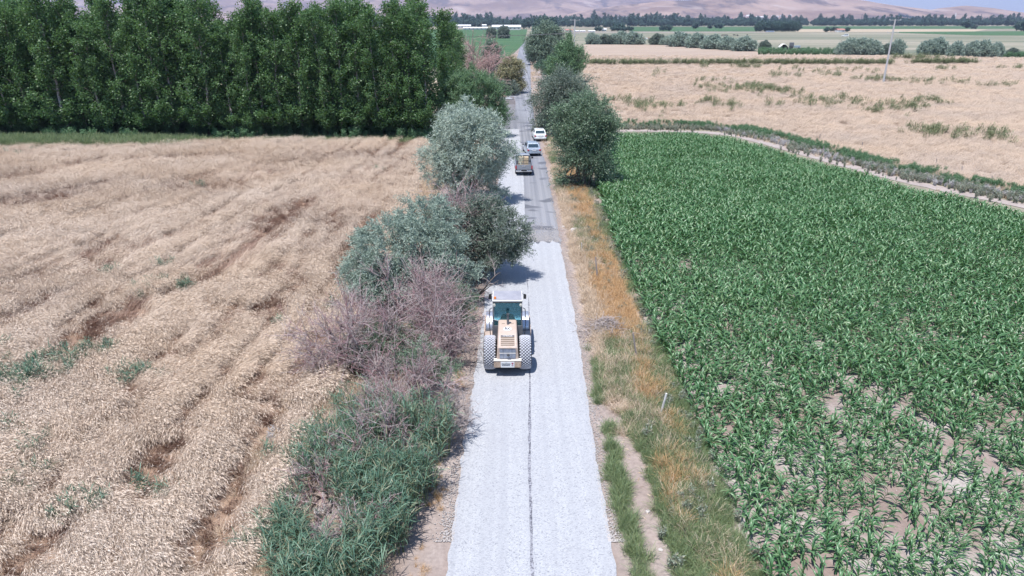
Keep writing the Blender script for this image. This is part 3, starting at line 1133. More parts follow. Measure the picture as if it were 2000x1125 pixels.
def corn_meshes(seed, h):
    rng = np.random.default_rng(seed)
    nl = rng.integers(8, 11)
    top = np.array([rng.normal() * 0.04, rng.normal() * 0.04, h * 0.72])
    gs = Geo()
    p = limb(rng, np.zeros(3), top, 0.02, 4)
    gs.tube(p, [0.017, 0.015, 0.012, 0.006], 5)
    t = np.linspace(0.12, 1.0, nl)
    B = top[None] * t[:, None]
    az = np.arange(nl) * math.pi + rng.normal(size=nl) * 0.35 + rng.random() * 6.28
    ln = h * (0.5 + 0.3 * np.sin(t * math.pi * 0.85)) * rng.uniform(0.85, 1.15, nl)
    el = np.radians(40 + 36 * t + rng.normal(size=nl) * 8)
    dr = np.radians(rng.uniform(80, 130, nl)) * (1.05 - 0.35 * t)
    gl = Geo()
    V, F = blade_strip(rng, B, az, ln, np.full(nl, 0.105) * rng.uniform(0.85, 1.2, nl), el, dr, 6, 0.45)
    gl.add(V, F)
    return gs, gl


CORN_ME = []
for s in range(7):
    gs, gl = corn_meshes(200 + s, 1.15)
    CORN_ME.append((gs.mesh('stalk', M['corn_stalk'], True), gl.mesh('leaves', M['corn'], True)))
    j = Geo()
    j.v = gl.v + gs.v
    j.f4 = gl.f4 + [f + gl.n for f in gs.f4]
    proto('corn', j.mesh('corn', M['corn'], True))

# ------------------------------------------------------------------ wheat
rng = np.random.default_rng(1)
n = 90000
X, Y = rng.uniform(-95, -7, n), rng.uniform(14, 91.5, n)
k = inpoly(X, Y, WL)
X, Y = X[k], Y[k]
Pz = np.stack([X, Y, wheat_h(X, Y) * (1 - 0.9 * streak(X, Y))], 1)
vx, vy, vd = proj(Pz)
keep = seen(Pz) & (rng.random(len(X)) < np.clip(1.25 - Y / 140, 0.5, 1))
X, Y, Pz = X[keep], Y[keep], Pz[keep]
st = streak(X, Y)
in_st = rng.random(len(X)) < st * 1.1
gone = in_st & (rng.random(len(X)) < 0.55)
head = -0.5 + 4.2 * (fbm(X * 0.12, Y * 0.12, 2, 3) - 0.5) + 1.6 * (fbm(X * 0.6, Y * 0.6, 1, 2) - 0.5)
size = (0.78 + 0.4 * rng.random(len(X))) * (0.85 + 0.3 * fbm(X * 0.5, Y * 0.5, 3, 2))
rot = np.stack([rng.normal(size=len(X)) * 0.12, rng.normal(size=len(X)) * 0.12 + 0.1, head + rng.normal(size=len(X)) * 0.28], 1)
w = ~in_st
scatter('wheat', 'ripe pale wheat leaning in swirls over the left field', 'wheat', Pz[w], rot[w], size[w], 'wheat')
w = in_st & ~gone
scatter('wheat_stems', 'brown wheat stems bared in streaks across the left field', 'wheat', Pz[w], rot[w], size[w] * 0.95, 'wheat_stem')

n = 90000
X, Y = rng.uniform(10, 260, n), 50 + 270 * rng.random(n) ** 1.5
k = inpoly(X, Y, WR) & (rng.random(n) < np.clip(1.6 - Y / 200, 0.3, 1))
Pz = np.stack([X, Y, np.full(n, 0.0)], 1)
k &= seen(Pz, 150)
X, Y, Pz = X[k], Y[k], Pz[k]
rows = np.abs(((Y * 0.98 + X * 0.12 + 1.2 * fbm(X * 0.03, Y * 0.1, 1)) / 3.6) % 1 - 0.5) < 0.09
k = ~(rows & (rng.random(len(X)) < 0.7))
X, Y, Pz = X[k], Y[k], Pz[k]
rot = np.stack([rng.normal(size=len(X)) * 0.08, rng.normal(size=len(X)) * 0.08, 0.3 + rng.normal(size=len(X)) * 0.45], 1)
scatter('wheat', 'ripe wheat standing in the wide field beyond the dirt track', 'wheat', Pz, rot, (0.75 + 0.3 * rng.random(len(X))), 'wheat_coarse')

# reeds and weeds growing up through the wheat
W0 = []
for (px, py, r, m) in ((70, 735, 1.3, 34), (20, 745, 1.2, 26), (150, 705, 0.9, 12), (260, 740, 0.9, 9), (300, 735, .5, 4), (50, 850, .6, 5), (75, 885, .5, 4), (215, 690, .5, 5), (220, 535, .6, 5), (330, 520, .7, 5), (335, 552, .9, 7),
                       (368, 566, .7, 6), (270, 575, .6, 4), (650, 600, .5, 3), (555, 640, .5, 3), (25, 960, .5, 4), (60, 940, .5, 4), (150, 985, .6, 5), (190, 990, .5, 3), (115, 1010, .4, 3), (275, 960, .3, 2), (340, 965, .4, 3), (570, 900, .7, 8), (600, 860, .6, 8),
                       (555, 985, .6, 8), (500, 1060, .6, 6), (1, 690, .8, 8), (60, 300, 2, 6), (20, 300, 2, 5), (330, 285, 2, 6), (380, 365, .8, 3), (740, 335, .5, 2)):
    c = G(px, py, 0.3)
    for _ in range(m):
        W0.append((c.x + rng.normal() * r * 0.6, c.y + rng.normal() * r * 0.6, 0.2))
W0 = np.array(W0)
scatter('reed_weeds', 'green reed shoots sprouting through the left wheat field', 'reeds', W0, upright(rng, len(W0), 0.2), 0.5 + 0.4 * rng.random(len(W0)), 'reed_tuft')
W1 = []
for (x0, x1, yy, m, j) in ((1145, 1740, 126, 620, 1.0), (1780, 1905, 124.5, 160, .8), (1740, 1850, 115.5, 50, .8), (1370, 1530, 177, 45, 2.5), (1430, 1520, 176, 70, 3.0), (1345, 1395, 160, 10, 1), (1370, 1380, 133, 4, .5), (1425, 1480, 133, 10, .5), (1450, 1478, 134, 10, .5),
                           (1200, 1300, 210, 40, 3), (1310, 1330, 210, 8, 1), (1370, 1425, 208, 24, 2), (1425, 1700, 208, 26, 1.0), (1675, 1745, 158, 34, 1.5), (1750, 1880, 162, 34, 2.5), (1600, 1640, 148, 14, 2), (1560, 1680, 200, 36, 5), (1750, 1780, 210, 22, 1.5), (1805, 1825, 200, 16, 1.5), (1690, 1850, 205, 16, 1),
                           (1700, 1720, 222, 10, .8), (1735, 1765, 218, 12, 1), (1780, 1830, 262, 24, 1.5), (1850, 1990, 268, 36, 2.0), (1900, 1990, 170, 12, 1), (1960, 1995, 135, 10, 1), (1820, 1860, 137, 10, 1), (1500, 1700, 140, 20, 4), (1500, 1560, 150, 14, 2), (1260, 1300, 145, 5, 2)):
    for _ in range(m):
        c = G(rng.uniform(x0, x1), yy)
        W1.append((c.x + rng.normal() * 1.2, c.y + rng.normal() * (j if m > 100 else j * 1.8), 0.0))
W1 = np.array(W1)
scatter('reed_weeds', 'dark green reed tufts scattered through the right wheat field', 'reeds', W1, np.stack([rng.normal(size=len(W1)) * 0.1, 0.15 + rng.normal(size=len(W1)) * 0.1, rng.normal(size=len(W1)) * 0.6], 1),
        (0.7 + 0.6 * rng.random(len(W1))) * np.clip(W1[:, 1] / 230, 0.8, 1.3), 'reed_olive')

# ------------------------------------------------------------------ corn: the nearest plants one by one, the rest as a mass
rows = []
for i, x in enumerate(np.arange(CE + 0.2, 80, 0.42)):
    y = np.arange(14, 112, 0.245) + rng.normal(size=400) * 0.08
    rows.append(np.stack([np.full(400, x) + rng.normal(size=400) * 0.06, y], 1))
Q = np.concatenate(rows)
Q = Q[inpoly(Q[:, 0], Q[:, 1], CORN)]
PX, PY, _ = proj(np.column_stack([Q, np.zeros(len(Q))]))
bare = np.clip((PY - 560) / 420, 0, 1) * np.clip((PX - 1330) / 250, 0.4, 1)
th = 0.3 + 0.12 * bare
strip = [tuple(G(*p))[:2] for p in ((1640, 745), (1750, 800), (1850, 868), (1960, 930), (2060, 990))]
strip2 = [tuple(G(*p))[:2] for p in ((1740, 600), (1860, 690), (1990, 790))]
f = fbm(Q[:, 0] * 0.75, Q[:, 1] * 0.75, 1, 3) * 0.8 + 0.2 * rng.random(len(Q))
keep = (f > th * 0.85) & (rng.random(len(Q)) > 0.1 + 0.08 * bare) & (dist_line(Q[:, 0], Q[:, 1], strip) > 0.34) & (dist_line(Q[:, 0], Q[:, 1], strip2) > 0.15)
Q = Q[keep]
Pc = np.column_stack([Q, np.full(len(Q), 0.01)])
Pc = Pc[seen(Pc, 250)]
PX, PY, PD = proj(Pc)
hs = 0.54 * (0.78 + 0.5 * fbm(Pc[:, 0] * 0.2, Pc[:, 1] * 0.2, 2, 2) + 0.22 * rng.random(len(Pc))) * np.clip(1.22 - 0.42 * np.clip((PY - 420) / 550, 0, 1), 0.75, 1.25)
rt = upright(rng, len(Pc), 0.07)
vis = (PX > 5) & (PX < 1995) & (PY < 1115)
order = np.argsort(np.where(vis, PD, 1e6))
near = order[:300]
rest = np.ones(len(Pc), bool)
rest[near] = False
scatter('corn_crop', 'dense green corn crop filling the right-hand field', 'corn', Pc[rest], rt[rest], hs[rest], 'corn')
for q, i in enumerate(near):
    r0 = empty('corn_plant', Pc[i])
    r0.rotation_euler = rt[i]
    r0.scale = (hs[i],) * 3
    tag(r0, 'young green corn plant with arching leaves in the nearest part of the field', 'corn plant', 'corn plants nearest the camera')
    a, b = CORN_ME[q % 7]
    mesh_obj('stalk', a, r0)
    mesh_obj('leaves', b, r0)

# ------------------------------------------------------------------ verges
def verge(nm, lab, cat, kind, n, x0, x1, y0, y1, prob, sc=(0.7, 1.3), seed=0, tilt=0.25):
    r = np.random.default_rng(seed)
    x, y = r.uniform(x0, x1, n), r.uniform(y0, y1, n)
    off = x - road_x(y)
    p = prob(x, y, off)
    k = r.random(n) < p
    P = np.column_stack([x[k], y[k], np.full(k.sum(), 0.0)])
    k2 = seen(P)
    P = P[k2]
    return scatter(nm, lab, cat, P, upright(r, len(P), tilt), r.uniform(*sc, len(P)), kind, seed)


band = lambda o, a, b, s=0.35: np.clip((o - a) / s, 0, 1) * np.clip((b - o) / s, 0, 1)
rise = lambda v, a, b: np.clip((v - a) / (b - a), 0, 1)
verge('dry_grass', 'pale dry straw along the right verge', 'grass', 'straw', 20000, 3, 9, 14, 90,
      lambda x, y, o: band(o, 3.1, 5.0) * rise(fbm(x * .9, y * .35, 1), .3, .5) * rise(y, 22, 29) + 0.45 * band(o, 4.6, 6.4) * rise(fbm(x, y * .5, 3), .4, .6), seed=1)
verge('orange_grass', 'orange dried grass in the middle of the right verge', 'grass', 'orange_straw', 17000, 3.5, 8, 14, 76,
      lambda x, y, o: band(o, 3.9, 6.0, .5) * (rise(y, 28.5, 33) * (1 - rise(y, 43.5, 47)) * 0.85 + .4 * rise(y, 53, 56)) * rise(fbm(x * .8, y * .5, 2), .3, .5) + 0.8 * band(o, 4.6, 6.0) * rise(fbm(x, y * .4, 0), .44, .55), seed=2)
verge('green_grass', 'green grass on the right verge', 'grass', 'grass', 30000, 2.6, 8.4, 14, 96,
      lambda x, y, o: band(o, 3.4 + .75 * (1 - rise(y, 21, 25)), 6.7, .4) * (1 - rise(y, 28, 34)) * rise(fbm(x * .9, y * .4, 3), .2, .42) + band(o + .7 * (fbm(x * 0, y * .6, 2) - .5), 2.8, 3.5, .35) * (1 - rise(y, 26, 31)) * rise(fbm(x, y * .6, 1), .38, .55)
      + band(o, 3.8, 5.9) * rise(y, 43, 46) * (1 - rise(y, 52, 55)) + .6 * band(o, 5.7, 6.9) * rise(fbm(x, y * .6, 2), .42, .6) + .7 * band(o, 3.2, 6) * rise(y, 58, 62) * rise(fbm(x * .7, y * .7, 1), .45, .55), seed=3)
verge('thistles', 'grey green thistles on the right verge', 'weeds', 'thistle', 2600, 3.5, 8.4, 14, 80,
      lambda x, y, o: .8 * band(o, 3.9, 6.5) * rise(fbm(x * .7, y * .6, 0), .5, .6) + .8 * band(o, 6.0, 7.0, .3) * rise(fbm(x, y * .4, 1), .45, .6), (0.45, 0.95), seed=4)
verge('dry_grass', 'thin dry grass on the left road shoulder', 'grass', 'orange_straw', 9000, -6, -1, 14, 70,
      lambda x, y, o: .55 * band(o, -3.7, -2.9, .2) * rise(fbm(x * 1.2, y * .5, 1), .4, .6), (0.25, 0.5), seed=5)
verge('dry_grass', 'dry straw among the shrubs left of the road', 'grass', 'straw', 11000, -13, -3, 14, 92,
      lambda x, y, o: .9 * band(o, -10.5, -4.0, .5) * rise(fbm(x * .6, y * .4, 2), .3, .5) + .6 * band(o, -13, -8.6, .5) * rise(y, 40, 60), seed=6)
verge('dry_grass', 'straw and weeds along the far road edges', 'grass', 'straw', 9000, -8, 20, 80, 330,
      lambda x, y, o: (band(o, 2.7, 5.5) + band(o, -5.5, -2.7)) * rise(fbm(x * .3, y * .15, 2), .35, .6), (0.9, 1.7), seed=7)
verge('fluffy_thistles', 'grey seeding thistles at the edge of the reeds', 'weeds', 'fluff', 260, -9.5, -5.5, 18, 33,
      lambda x, y, o: .75 * rise(fbm(x * .8, y * .8, 3), .5, .6), (0.6, 1.1), seed=8)

# weedy ditch past the dirt track
rng = np.random.default_rng(9)
DP = np.array(DITCH)
sD = np.concatenate([[0], np.cumsum(np.hypot(*np.diff(DP, axis=0).T))])


def along(n, spread, off, seed, z=0.0):
    r = np.random.default_rng(seed)
    t = r.uniform(0, sD[-1], n)
    P = np.column_stack([np.interp(t, sD, DP[:, 0]) + off[0] + r.normal(size=n) * spread, np.interp(t, sD, DP[:, 1]) + off[1] + r.normal(size=n) * spread, np.full(n, z)])
    return P[seen(P)]


P = along(4200, 1.0, (0.7, 1.3), 1)
P = P[rng.random(len(P)) < rise(fbm(P[:, 0] * .4, P[:, 1] * .4, 1), .38, .58)]
scatter('ditch_weeds', 'dense green weeds lining the ditch beyond the dirt track', 'weeds', P, upright(rng, len(P)), rng.uniform(.5, 1.15, len(P)), 'weed')
P = along(1700, 1.1, (-0.8, -1.5), 2)
P = P[rng.random(len(P)) < rise(fbm(P[:, 0] * .35, P[:, 1] * .35, 3), .4, .6)]
scatter('ditch_thistles', 'grey weeds between the dirt track and the green ditch', 'weeds', P, upright(rng, len(P)), rng.uniform(.6, 1.3, len(P)), 'thistle')
P = along(700, 0.7, (-0.5, -0.9), 3)
P = P[(P[:, 0] > 30) & (P[:, 0] < 52)]
scatter('seeding_weeds', 'pale seeding weeds along the dirt track', 'weeds', P, upright(rng, len(P)), rng.uniform(.6, 1.2, len(P)), 'fluff')
P = along(2400, 1.6, (0.5, 3.4), 4)
scatter('dry_grass', 'straw at the near edge of the right wheat field', 'grass', P, upright(rng, len(P)), rng.uniform(.8, 1.4, len(P)), 'straw')
# grass at the foot of the poplars
n = 9000
P = np.column_stack([rng.uniform(-85, -40, n), rng.uniform(86.0, 92.0, n), np.zeros(n)])
P = P[rng.random(n) < np.clip((-P[:, 0] - 40) / 12, 0, 1)]
scatter('tall_grass', 'tall green grass at the foot of the poplars', 'grass', P, upright(rng, len(P)), rng.uniform(1.8, 3.4, len(P)), 'grass')
n = 2600
P = np.column_stack([rng.uniform(-60, -10, n), rng.uniform(90.2, 95, n), np.zeros(n)])
scatter('grass_strip', 'mixed grass where the wheat meets the poplars', 'grass', P, upright(rng, len(P)), rng.uniform(1.0, 2.2, len(P)), 'grass')
n = 1500
P = np.column_stack([rng.uniform(-85, -10, n), rng.uniform(96, 112, n), np.zeros(n)])
scatter('undergrowth', 'dark undergrowth between the poplar trunks', 'undergrowth', P, upright(rng, len(P)), rng.uniform(1.2, 2.6, len(P)), 'weed')
n = 420
P = np.column_stack([rng.uniform(-75, -10, n), rng.uniform(91.6, 93.6, n), np.zeros(n)])
P = P[fbm(P[:, 0] * 0.2, P[:, 1] * 0.2, 2, 3) > 0.47]
scatter('undergrowth', 'green suckers and weeds at the foot of the front poplars', 'undergrowth', P, upright(rng, len(P)), rng.uniform(1.0, 2.4, len(P)), 'weed')


# ------------------------------------------------------------------ trees and shrubs by the road
def zat(py, Y):
    v = (py - CY) / FPX
    t = Y / (CP - v * SP)
    return CAM_H - t * (SP + v * CP)


def ell(base, px, py, rx, rz, dy=0.0, ry=None, w=None):
    """crown lobe seen at (px, py), rx by rz in photograph pixels, standing over base"""
    Y = base.y + dy
    z = zat(py, Y)
    v = (py - CY) / FPX
    d = Y / (CP - v * SP)
    s = d / FPX
    x = (px - CX) * s - base.x
    rxm, rzm = rx * s, rz * s / 0.93
    rym = rxm if ry is None else ry
    return ((x, dy, z), (rxm, rym, rzm), (rxm * rym * rzm) ** 0.6 if w is None else w)


def ptree(name, label, cat, bx, by, lobes, **kw):
    b = G(bx, by)
    return tree(name, label, cat, b, [ell(b, *l) for l in lobes], **kw)


ptree('silver_leaf_tree', 'big pale silver leaved tree at the left roadside before the pickup', 'tree', 905, 398, [(918, 290, 72, 62), (905, 248, 60, 38), (948, 290, 52, 52), (862, 320, 36, 40), (920, 345, 56, 36), (940, 378, 44, 22, -0.5), (880, 285, 50, 45)],
      ncl=380, leafmat='olive_leaf_pale', per=25, twl=0.7, nleaf=11, L=0.17, W=0.055, droop=0.3, seed=11, stems=5, trunk_r=0.17, inner=0.55, spread=0.4, limbs=60)
ptree('silver_leaf_tree', 'broad silver green shrub beside the roller, nearest of the silver trees', 'tree', 800, 600, [(790, 485, 100, 65), (735, 520, 62, 48), (828, 425, 64, 36, 1.0), (868, 530, 66, 42), (770, 545, 80, 35, -0.8), (700, 545, 35, 28)],
      ncl=370, leafmat='olive_leaf', per=27, twl=0.5, nleaf=11, L=0.125, W=0.043, droop=0.3, seed=12, stems=7, trunk_r=0.12, inner=0.5, spread=0.32, limbs=70)
ptree('leafy_tree', 'green tree reaching over the gravel lane behind the roller', 'tree', 932, 545, [(905, 445, 56, 42), (985, 455, 40, 38, 0, 1.6), (940, 415, 45, 28, 1.0), (1005, 485, 26, 20, -0.3), (945, 490, 45, 35)],
      ncl=230, leafmat='grey_leaf', per=23, twl=0.5, nleaf=10, L=0.125, W=0.05, droop=0.15, seed=13, stems=4, trunk_r=0.12, inner=0.4, spread=0.35, limbs=60)
bare_shrub('dead_shrub', 'reddish dead twigs inside the green tree behind the roller', G(885, 530), 1.9, 5.6, 2000, 14, ('red_twig', 'grey_twig'), tw=0.011)
bare_shrub('dead_branch', 'bare forked branch reaching over the gravel beside the roller', G(930, 585), 0.5, 2.6, 60, 15, ('grey_twig',), stems=3, lean=(1.5, 0.2), tw=0.012)
bare_shrub('dead_shrub', 'leafless reddish thicket under the silver shrub', G(800, 690), 2.3, 4.0, 4600, 16, ('red_twig', 'grey_twig'), stems=14)
bare_shrub('dead_shrub', 'leafless purple red thicket at the wheat edge', G(690, 725), 2.2, 3.7, 4000, 17, ('red_twig', 'grey_twig'), stems=12)
bare_shrub('dead_shrub', 'pale tangled dead twigs above the reeds', G(800, 800), 2.2, 2.7, 4200, 18, ('grey_twig', 'red_twig'), stems=14)
bare_shrub('dead_shrub', 'dark leafless shrub close to the roller', G(880, 700), 1.5, 3.5, 2800, 19, ('red_twig', 'grey_twig'), stems=10)
bare_shrub('dead_shrub', 'low reddish twigs among the reeds at the bottom edge', G(650, 1085), 1.2, 1.3, 900, 20, ('red_twig', 'grey_twig'), stems=10)
bare_shrub('dead_shrub', 'grey twigs sticking out towards the gravel', G(850, 850), 1.0, 1.6, 900, 21, ('grey_twig',), stems=8, lean=(0.8, 0))
ptree('leafy_shrub', 'dark green undergrowth beneath the purple red thicket', 'shrub', 745, 720, [(745, 665, 60, 28), (700, 690, 40, 22)], ncl=110, leafmat='dark_leaf', per=14, twl=0.4, nleaf=9, L=0.1, W=0.035, seed=27, stems=5, trunk_r=0.05, spread=0.3)
bare_shrub('dead_shrub', 'pale twigs standing up out of the tall reeds', G(745, 905), 1.7, 2.5, 1900, 24, ('grey_twig', 'red_twig'), stems=14)
bare_shrub('dead_shrub', 'reddish twigs between the reeds and the wheat', G(640, 960), 1.5, 1.6, 1500, 25, ('red_twig', 'grey_twig'), stems=12)
bare_shrub('dead_shrub', 'thin dry twigs over the lowest reeds', G(720, 1050), 1.4, 1.5, 1300, 26, ('grey_twig', 'red_twig'), stems=12)
ptree('leafy_shrub', 'dark green leafy shrub inside the bare thicket', 'shrub', 800, 770, [(820, 700, 40, 25), (860, 720, 28, 22)], ncl=70, leafmat='dark_leaf', per=12, twl=0.4, nleaf=9, L=0.1, W=0.03, seed=22, stems=5, trunk_r=0.05, spread=0.3)
ptree('leafy_shrub', 'shaded green shrub low behind the roller wheel', 'shrub', 900, 640, [(885, 600, 45, 38), (850, 610, 40, 30)], ncl=120, leafmat='dark_leaf', per=12, twl=0.4, nleaf=9, L=0.11, W=0.035, seed=23, stems=4, trunk_r=0.05, spread=0.3)


def reed_clump(label, px, py, n, r, h, seed, mat='reed'):
    rng = np.random.default_rng(seed)
    root = empty('reed_clump', G(px, py))
    tag(root, label, 'reeds', 'reed clumps left of the road')
    gs, gl = reed_geo(rng, n, r, h, 0.42, 0.024, 13, 0.15)
    mesh_obj('stems', gs.mesh('stems', M['reed_olive']), root)
    mesh_obj('leaves', gl.mesh('leaves', M[mat]), root)


for q in (('tall green reeds beside the gravel under the bare twigs', 830, 885, 130, 1.0, 2.2, 31), ('tall green reeds in the middle of the roadside thicket', 750, 880, 140, 1.1, 2.2, 32), ('green reeds at the wheat edge beside grey thistles', 655, 900, 110, 1.0, 1.7, 33),
          ('bright green reeds leaning towards the road shoulder', 800, 965, 130, 0.95, 2.0, 34), ('bright green reeds below the bare thicket', 715, 980, 130, 1.0, 1.8, 35), ('low green reeds left of the shoulder near the bottom', 745, 1060, 120, 0.9, 1.6, 36),
          ('green reeds touching the bottom edge of the picture', 690, 1130, 120, 0.9, 1.5, 37), ('thin green reeds near the bottom by the wheat', 590, 1120, 80, 0.9, 1.2, 38), ('green reeds in the bottom corner of the thicket', 620, 1180, 90, 1.0, 1.4, 39),
          ('fine reeds filling the gap behind the grey thistles', 690, 935, 90, 0.9, 1.5, 42), ('fine reeds at the shoulder low in the picture', 770, 1010, 90, 0.9, 1.6, 43), ('fine reeds beside the wheat low in the picture', 560, 1060, 70, 0.8, 1.1, 44), ('small reed tuft growing out of the wheat edge', 610, 930, 26, 0.5, 1.1, 40), ('sparse reeds in front of the purple thicket', 700, 830, 60, 0.9, 1.6, 41)):
    reed_clump(*q)

ptree('roadside_tree', 'dark green bushy tree at the corner of the corn field', 'tree', 1142, 368, [(1150, 236, 40, 36), (1118, 262, 30, 26), (1180, 266, 24, 32), (1138, 298, 34, 24), (1106, 338, 19, 30), (1168, 332, 25, 22), (1140, 208, 26, 16), (1100, 235, 18, 20)],
      ncl=250, leafmat='dark_leaf', per=26, amp=1.0, twl=1.15, nleaf=10, L=0.18, W=0.07, seed=51, stems=5, trunk_r=0.16, inner=0.45, spread=0.36, limbs=60)
ptree('roadside_tree', 'greyish leafy tree behind the white parked car', 'tree', 1096, 268, [(1098, 185, 46, 34), (1065, 198, 24, 30), (1120, 215, 34, 36), (1085, 225, 26, 28), (1105, 165, 35, 20)],
      ncl=210, leafmat='grey_leaf', per=23, amp=1.0, twl=1.35, nleaf=9, L=0.24, W=0.085, seed=52, stems=4, trunk_r=0.18, inner=0.45, spread=0.55, limbs=60)
ptree('roadside_shrub', 'low grey green shrub in front of the white parked car', 'shrub', 1056, 256, [(1056, 243, 15, 13), (1070, 236, 14, 14)], ncl=90, leafmat='grey_leaf', per=12, twl=0.7, nleaf=8, L=0.22, W=0.08, seed=53, stems=4, trunk_r=0.06)
ptree('roadside_tree', 'young green tree with upright pale branches by the utility pole', 'tree', 1108, 160, [(1105, 122, 22, 30), (1128, 122, 15, 26), (1085, 138, 20, 18), (1112, 98, 10, 20)],
      ncl=230, leafmat='willow_leaf', per=12, twl=1.5, nleaf=8, L=0.4, W=0.18, up=1.6, droop=-0.1, seed=54, stems=6, trunk_r=0.12, inner=0.3, spread=0.7, bark='bark_pale')
ptree('round_tree', 'big rounded grey green tree beside the far road', 'tree', 1066, 127, [(1064, 88, 33, 34), (1068, 75, 26, 24), (1052, 98, 22, 24), (1080, 98, 20, 26)], ncl=420, leafmat='round_leaf', per=14, twl=1.6, nleaf=9, L=0.55, W=0.2, seed=55, stems=4, trunk_r=0.3,
      inner=0.6, spread=1.0)
ptree('leafy_shrub', 'bright green reedy shrub at the foot of the rounded tree', 'shrub', 1072, 146, [(1070, 134, 16, 12), (1055, 130, 8, 7)], ncl=80, leafmat='reed', per=12, twl=1.0, nleaf=8, L=0.4, W=0.1, up=1.0, seed=56, stems=4, trunk_r=0.05)
ptree('roadside_tree', 'green feathery tree left of the road beside the dump truck', 'tree', 925, 268, [(898, 195, 40, 45), (952, 200, 34, 44), (928, 172, 36, 28), (968, 225, 22, 26), (905, 235, 40, 25)],
      ncl=300, leafmat='willow_leaf', per=22, twl=0.9, nleaf=10, L=0.23, W=0.07, up=0.7, droop=0.0, seed=57, stems=6, trunk_r=0.15, inner=0.5, spread=0.5, limbs=60)
bare_shrub('dead_tree', 'bare pinkish tree left of the far road', G(938, 196), 3.9, 11.0, 1900, 58, ('pink_twig',), stems=22, cat='tree', tw=0.035)
ptree('roadside_tree', 'narrow grey green tree behind the bare pinkish tree', 'tree', 958, 165, [(960, 108, 14, 24), (962, 130, 16, 20)], ncl=150, leafmat='grey_leaf', per=12, twl=1.2, nleaf=8, L=0.36, W=0.13, up=0.9, seed=59, stems=3, trunk_r=0.14, spread=0.6)
ptree('roadside_tree', 'yellowing tree leaning over the far road', 'tree', 994, 182, [(998, 140, 20, 22), (990, 158, 20, 16), (1010, 165, 13, 12)], ncl=230, leafmat='yellow_leaf', per=12, twl=1.1, nleaf=8, L=0.34, W=0.14, seed=60, stems=4, trunk_r=0.16, spread=0.6)
ptree('dark_shrub', 'dark green shrub under the yellowing tree', 'shrub', 985, 186, [(1000, 172, 12, 9), (978, 172, 14, 11)], ncl=80, leafmat='grey_leaf', per=12, twl=0.9, nleaf=8, L=0.3, W=0.1, seed=61, stems=3, trunk_r=0.08)
ptree('far_bush', 'dark round bush at the end of the far green field, left of two', 'bush', 959, 74, [(959, 65, 8, 8)], ncl=90, leafmat='grey_leaf', per=12, twl=1.6, nleaf=7, L=0.9, W=0.4, seed=62, stems=3, trunk_r=0.2, spread=1.2)
ptree('far_bush', 'dark round bush at the end of the far green field, right of two', 'bush', 985, 75, [(983, 65, 10, 10)], ncl=110, leafmat='grey_leaf', per=12, twl=1.6, nleaf=7, L=0.9, W=0.4, seed=63, stems=3, trunk_r=0.2, spread=1.2)

# ------------------------------------------------------------------ poplar plantation
def poplar(seed, h):
    rng = np.random.default_rng(seed)
    root = empty('poplar_tree')
    g = Geo()
    lean = rng.normal(size=2) * 0.35
    z = np.linspace(-0.1, h * 0.97, 10)
    pts = np.stack([lean[0] * (z / h) ** 1.5 + 0.12 * np.sin(z * 0.6 + seed), lean[1] * (z / h) ** 1.5 + 0.1 * np.cos(z * 0.5 + seed), z], 1)
    g.tube(pts, np.linspace(0.2, 0.03, 10), 7)
    nb = 62
    C, O = [], []
    for i in range(nb):
        t = 0.13 + 0.85 * (i + rng.random()) / nb if i % 6 else 0.05 + 0.16 * rng.random()
        a = i * 2.4 + rng.normal() * 0.5
        R = (0.5 + 1.5 * math.sin(min(1, max(0, (t + 0.02) / 1.02)) ** 0.7 * math.pi) ** 0.65) * (0.65 + 0.6 * rng.random())
        s = np.array([np.interp(t * h, z, pts[:, 0]), np.interp(t * h, z, pts[:, 1]), t * h])
        rise_ = 0.9 + 1.5 * rng.random() * (0.4 + t)
        e = s + np.array([math.cos(a) * R, math.sin(a) * R, min(rise_, h * 1.02 - t * h + 0.2)])
        p = limb(rng, s, e, 0.08, 4)
        g.tube(p, [0.035, 0.025, 0.016, 0.008], 3)
        for q in (0.3, 0.55, 0.8, 1.0):
            C.append(s * (1 - q) + e * q)
            O.append(nrm(np.array([math.cos(a), math.sin(a), 0.7])))
    C, O = np.array(C), np.array(O)
    me_t = g.mesh('trunk', M['bark_pale'], True)
    mesh_obj('trunk', me_t, root)
    per = 34
    n = len(C) * per
    P = np.repeat(C, per, 0) + in_ball(rng, n, 0.45) * np.array([0.62, 0.62, 0.7])
    D = np.repeat(O, per, 0) * 0.4 + rng.normal(size=(n, 3)) + np.array([0, 0, -0.2])
    V, F = leaves(rng, P, D, 0.19 + 0.15 * rng.random(n), 0.19, 0.2)
    mesh_obj('crown', np_mesh('crown', V, F, M['poplar']), root)
    return root


ORD = ['first', 'second', 'third', 'fourth', 'fifth', 'sixth', 'seventh', 'eighth', 'ninth', 'tenth', 'eleventh', 'twelfth', 'thirteenth', 'fourteenth', 'fifteenth', 'sixteenth', 'seventeenth', 'eighteenth', 'nineteenth', 'twentieth', 'twenty-first',
       'twenty-second', 'twenty-third', 'twenty-fourth', 'twenty-fifth', 'twenty-sixth', 'twenty-seventh', 'twenty-eighth', 'twenty-ninth', 'thirtieth', 'thirty-first', 'thirty-second', 'thirty-third', 'thirty-fourth', 'thirty-fifth']
POP = [poplar(300 + i, 16.5 + i * 0.35) for i in range(6)]
popused = [False] * 6
rng = np.random.default_rng(44)


def put_poplar(x, y, s, label, group):
    k = int(rng.integers(6))
    if popused[k]:
        o = copy_tree(POP[k])
    else:
        o = POP[k]
        popused[k] = True
    o.location = (x, y, 0)
    o.rotation_euler = (0, 0, rng.random() * 6.28)
    o.scale = (s * (1.0 + 0.2 * rng.random()), s * (1.0 + 0.2 * rng.random()), s)
    tag(o, label, 'tree', group)


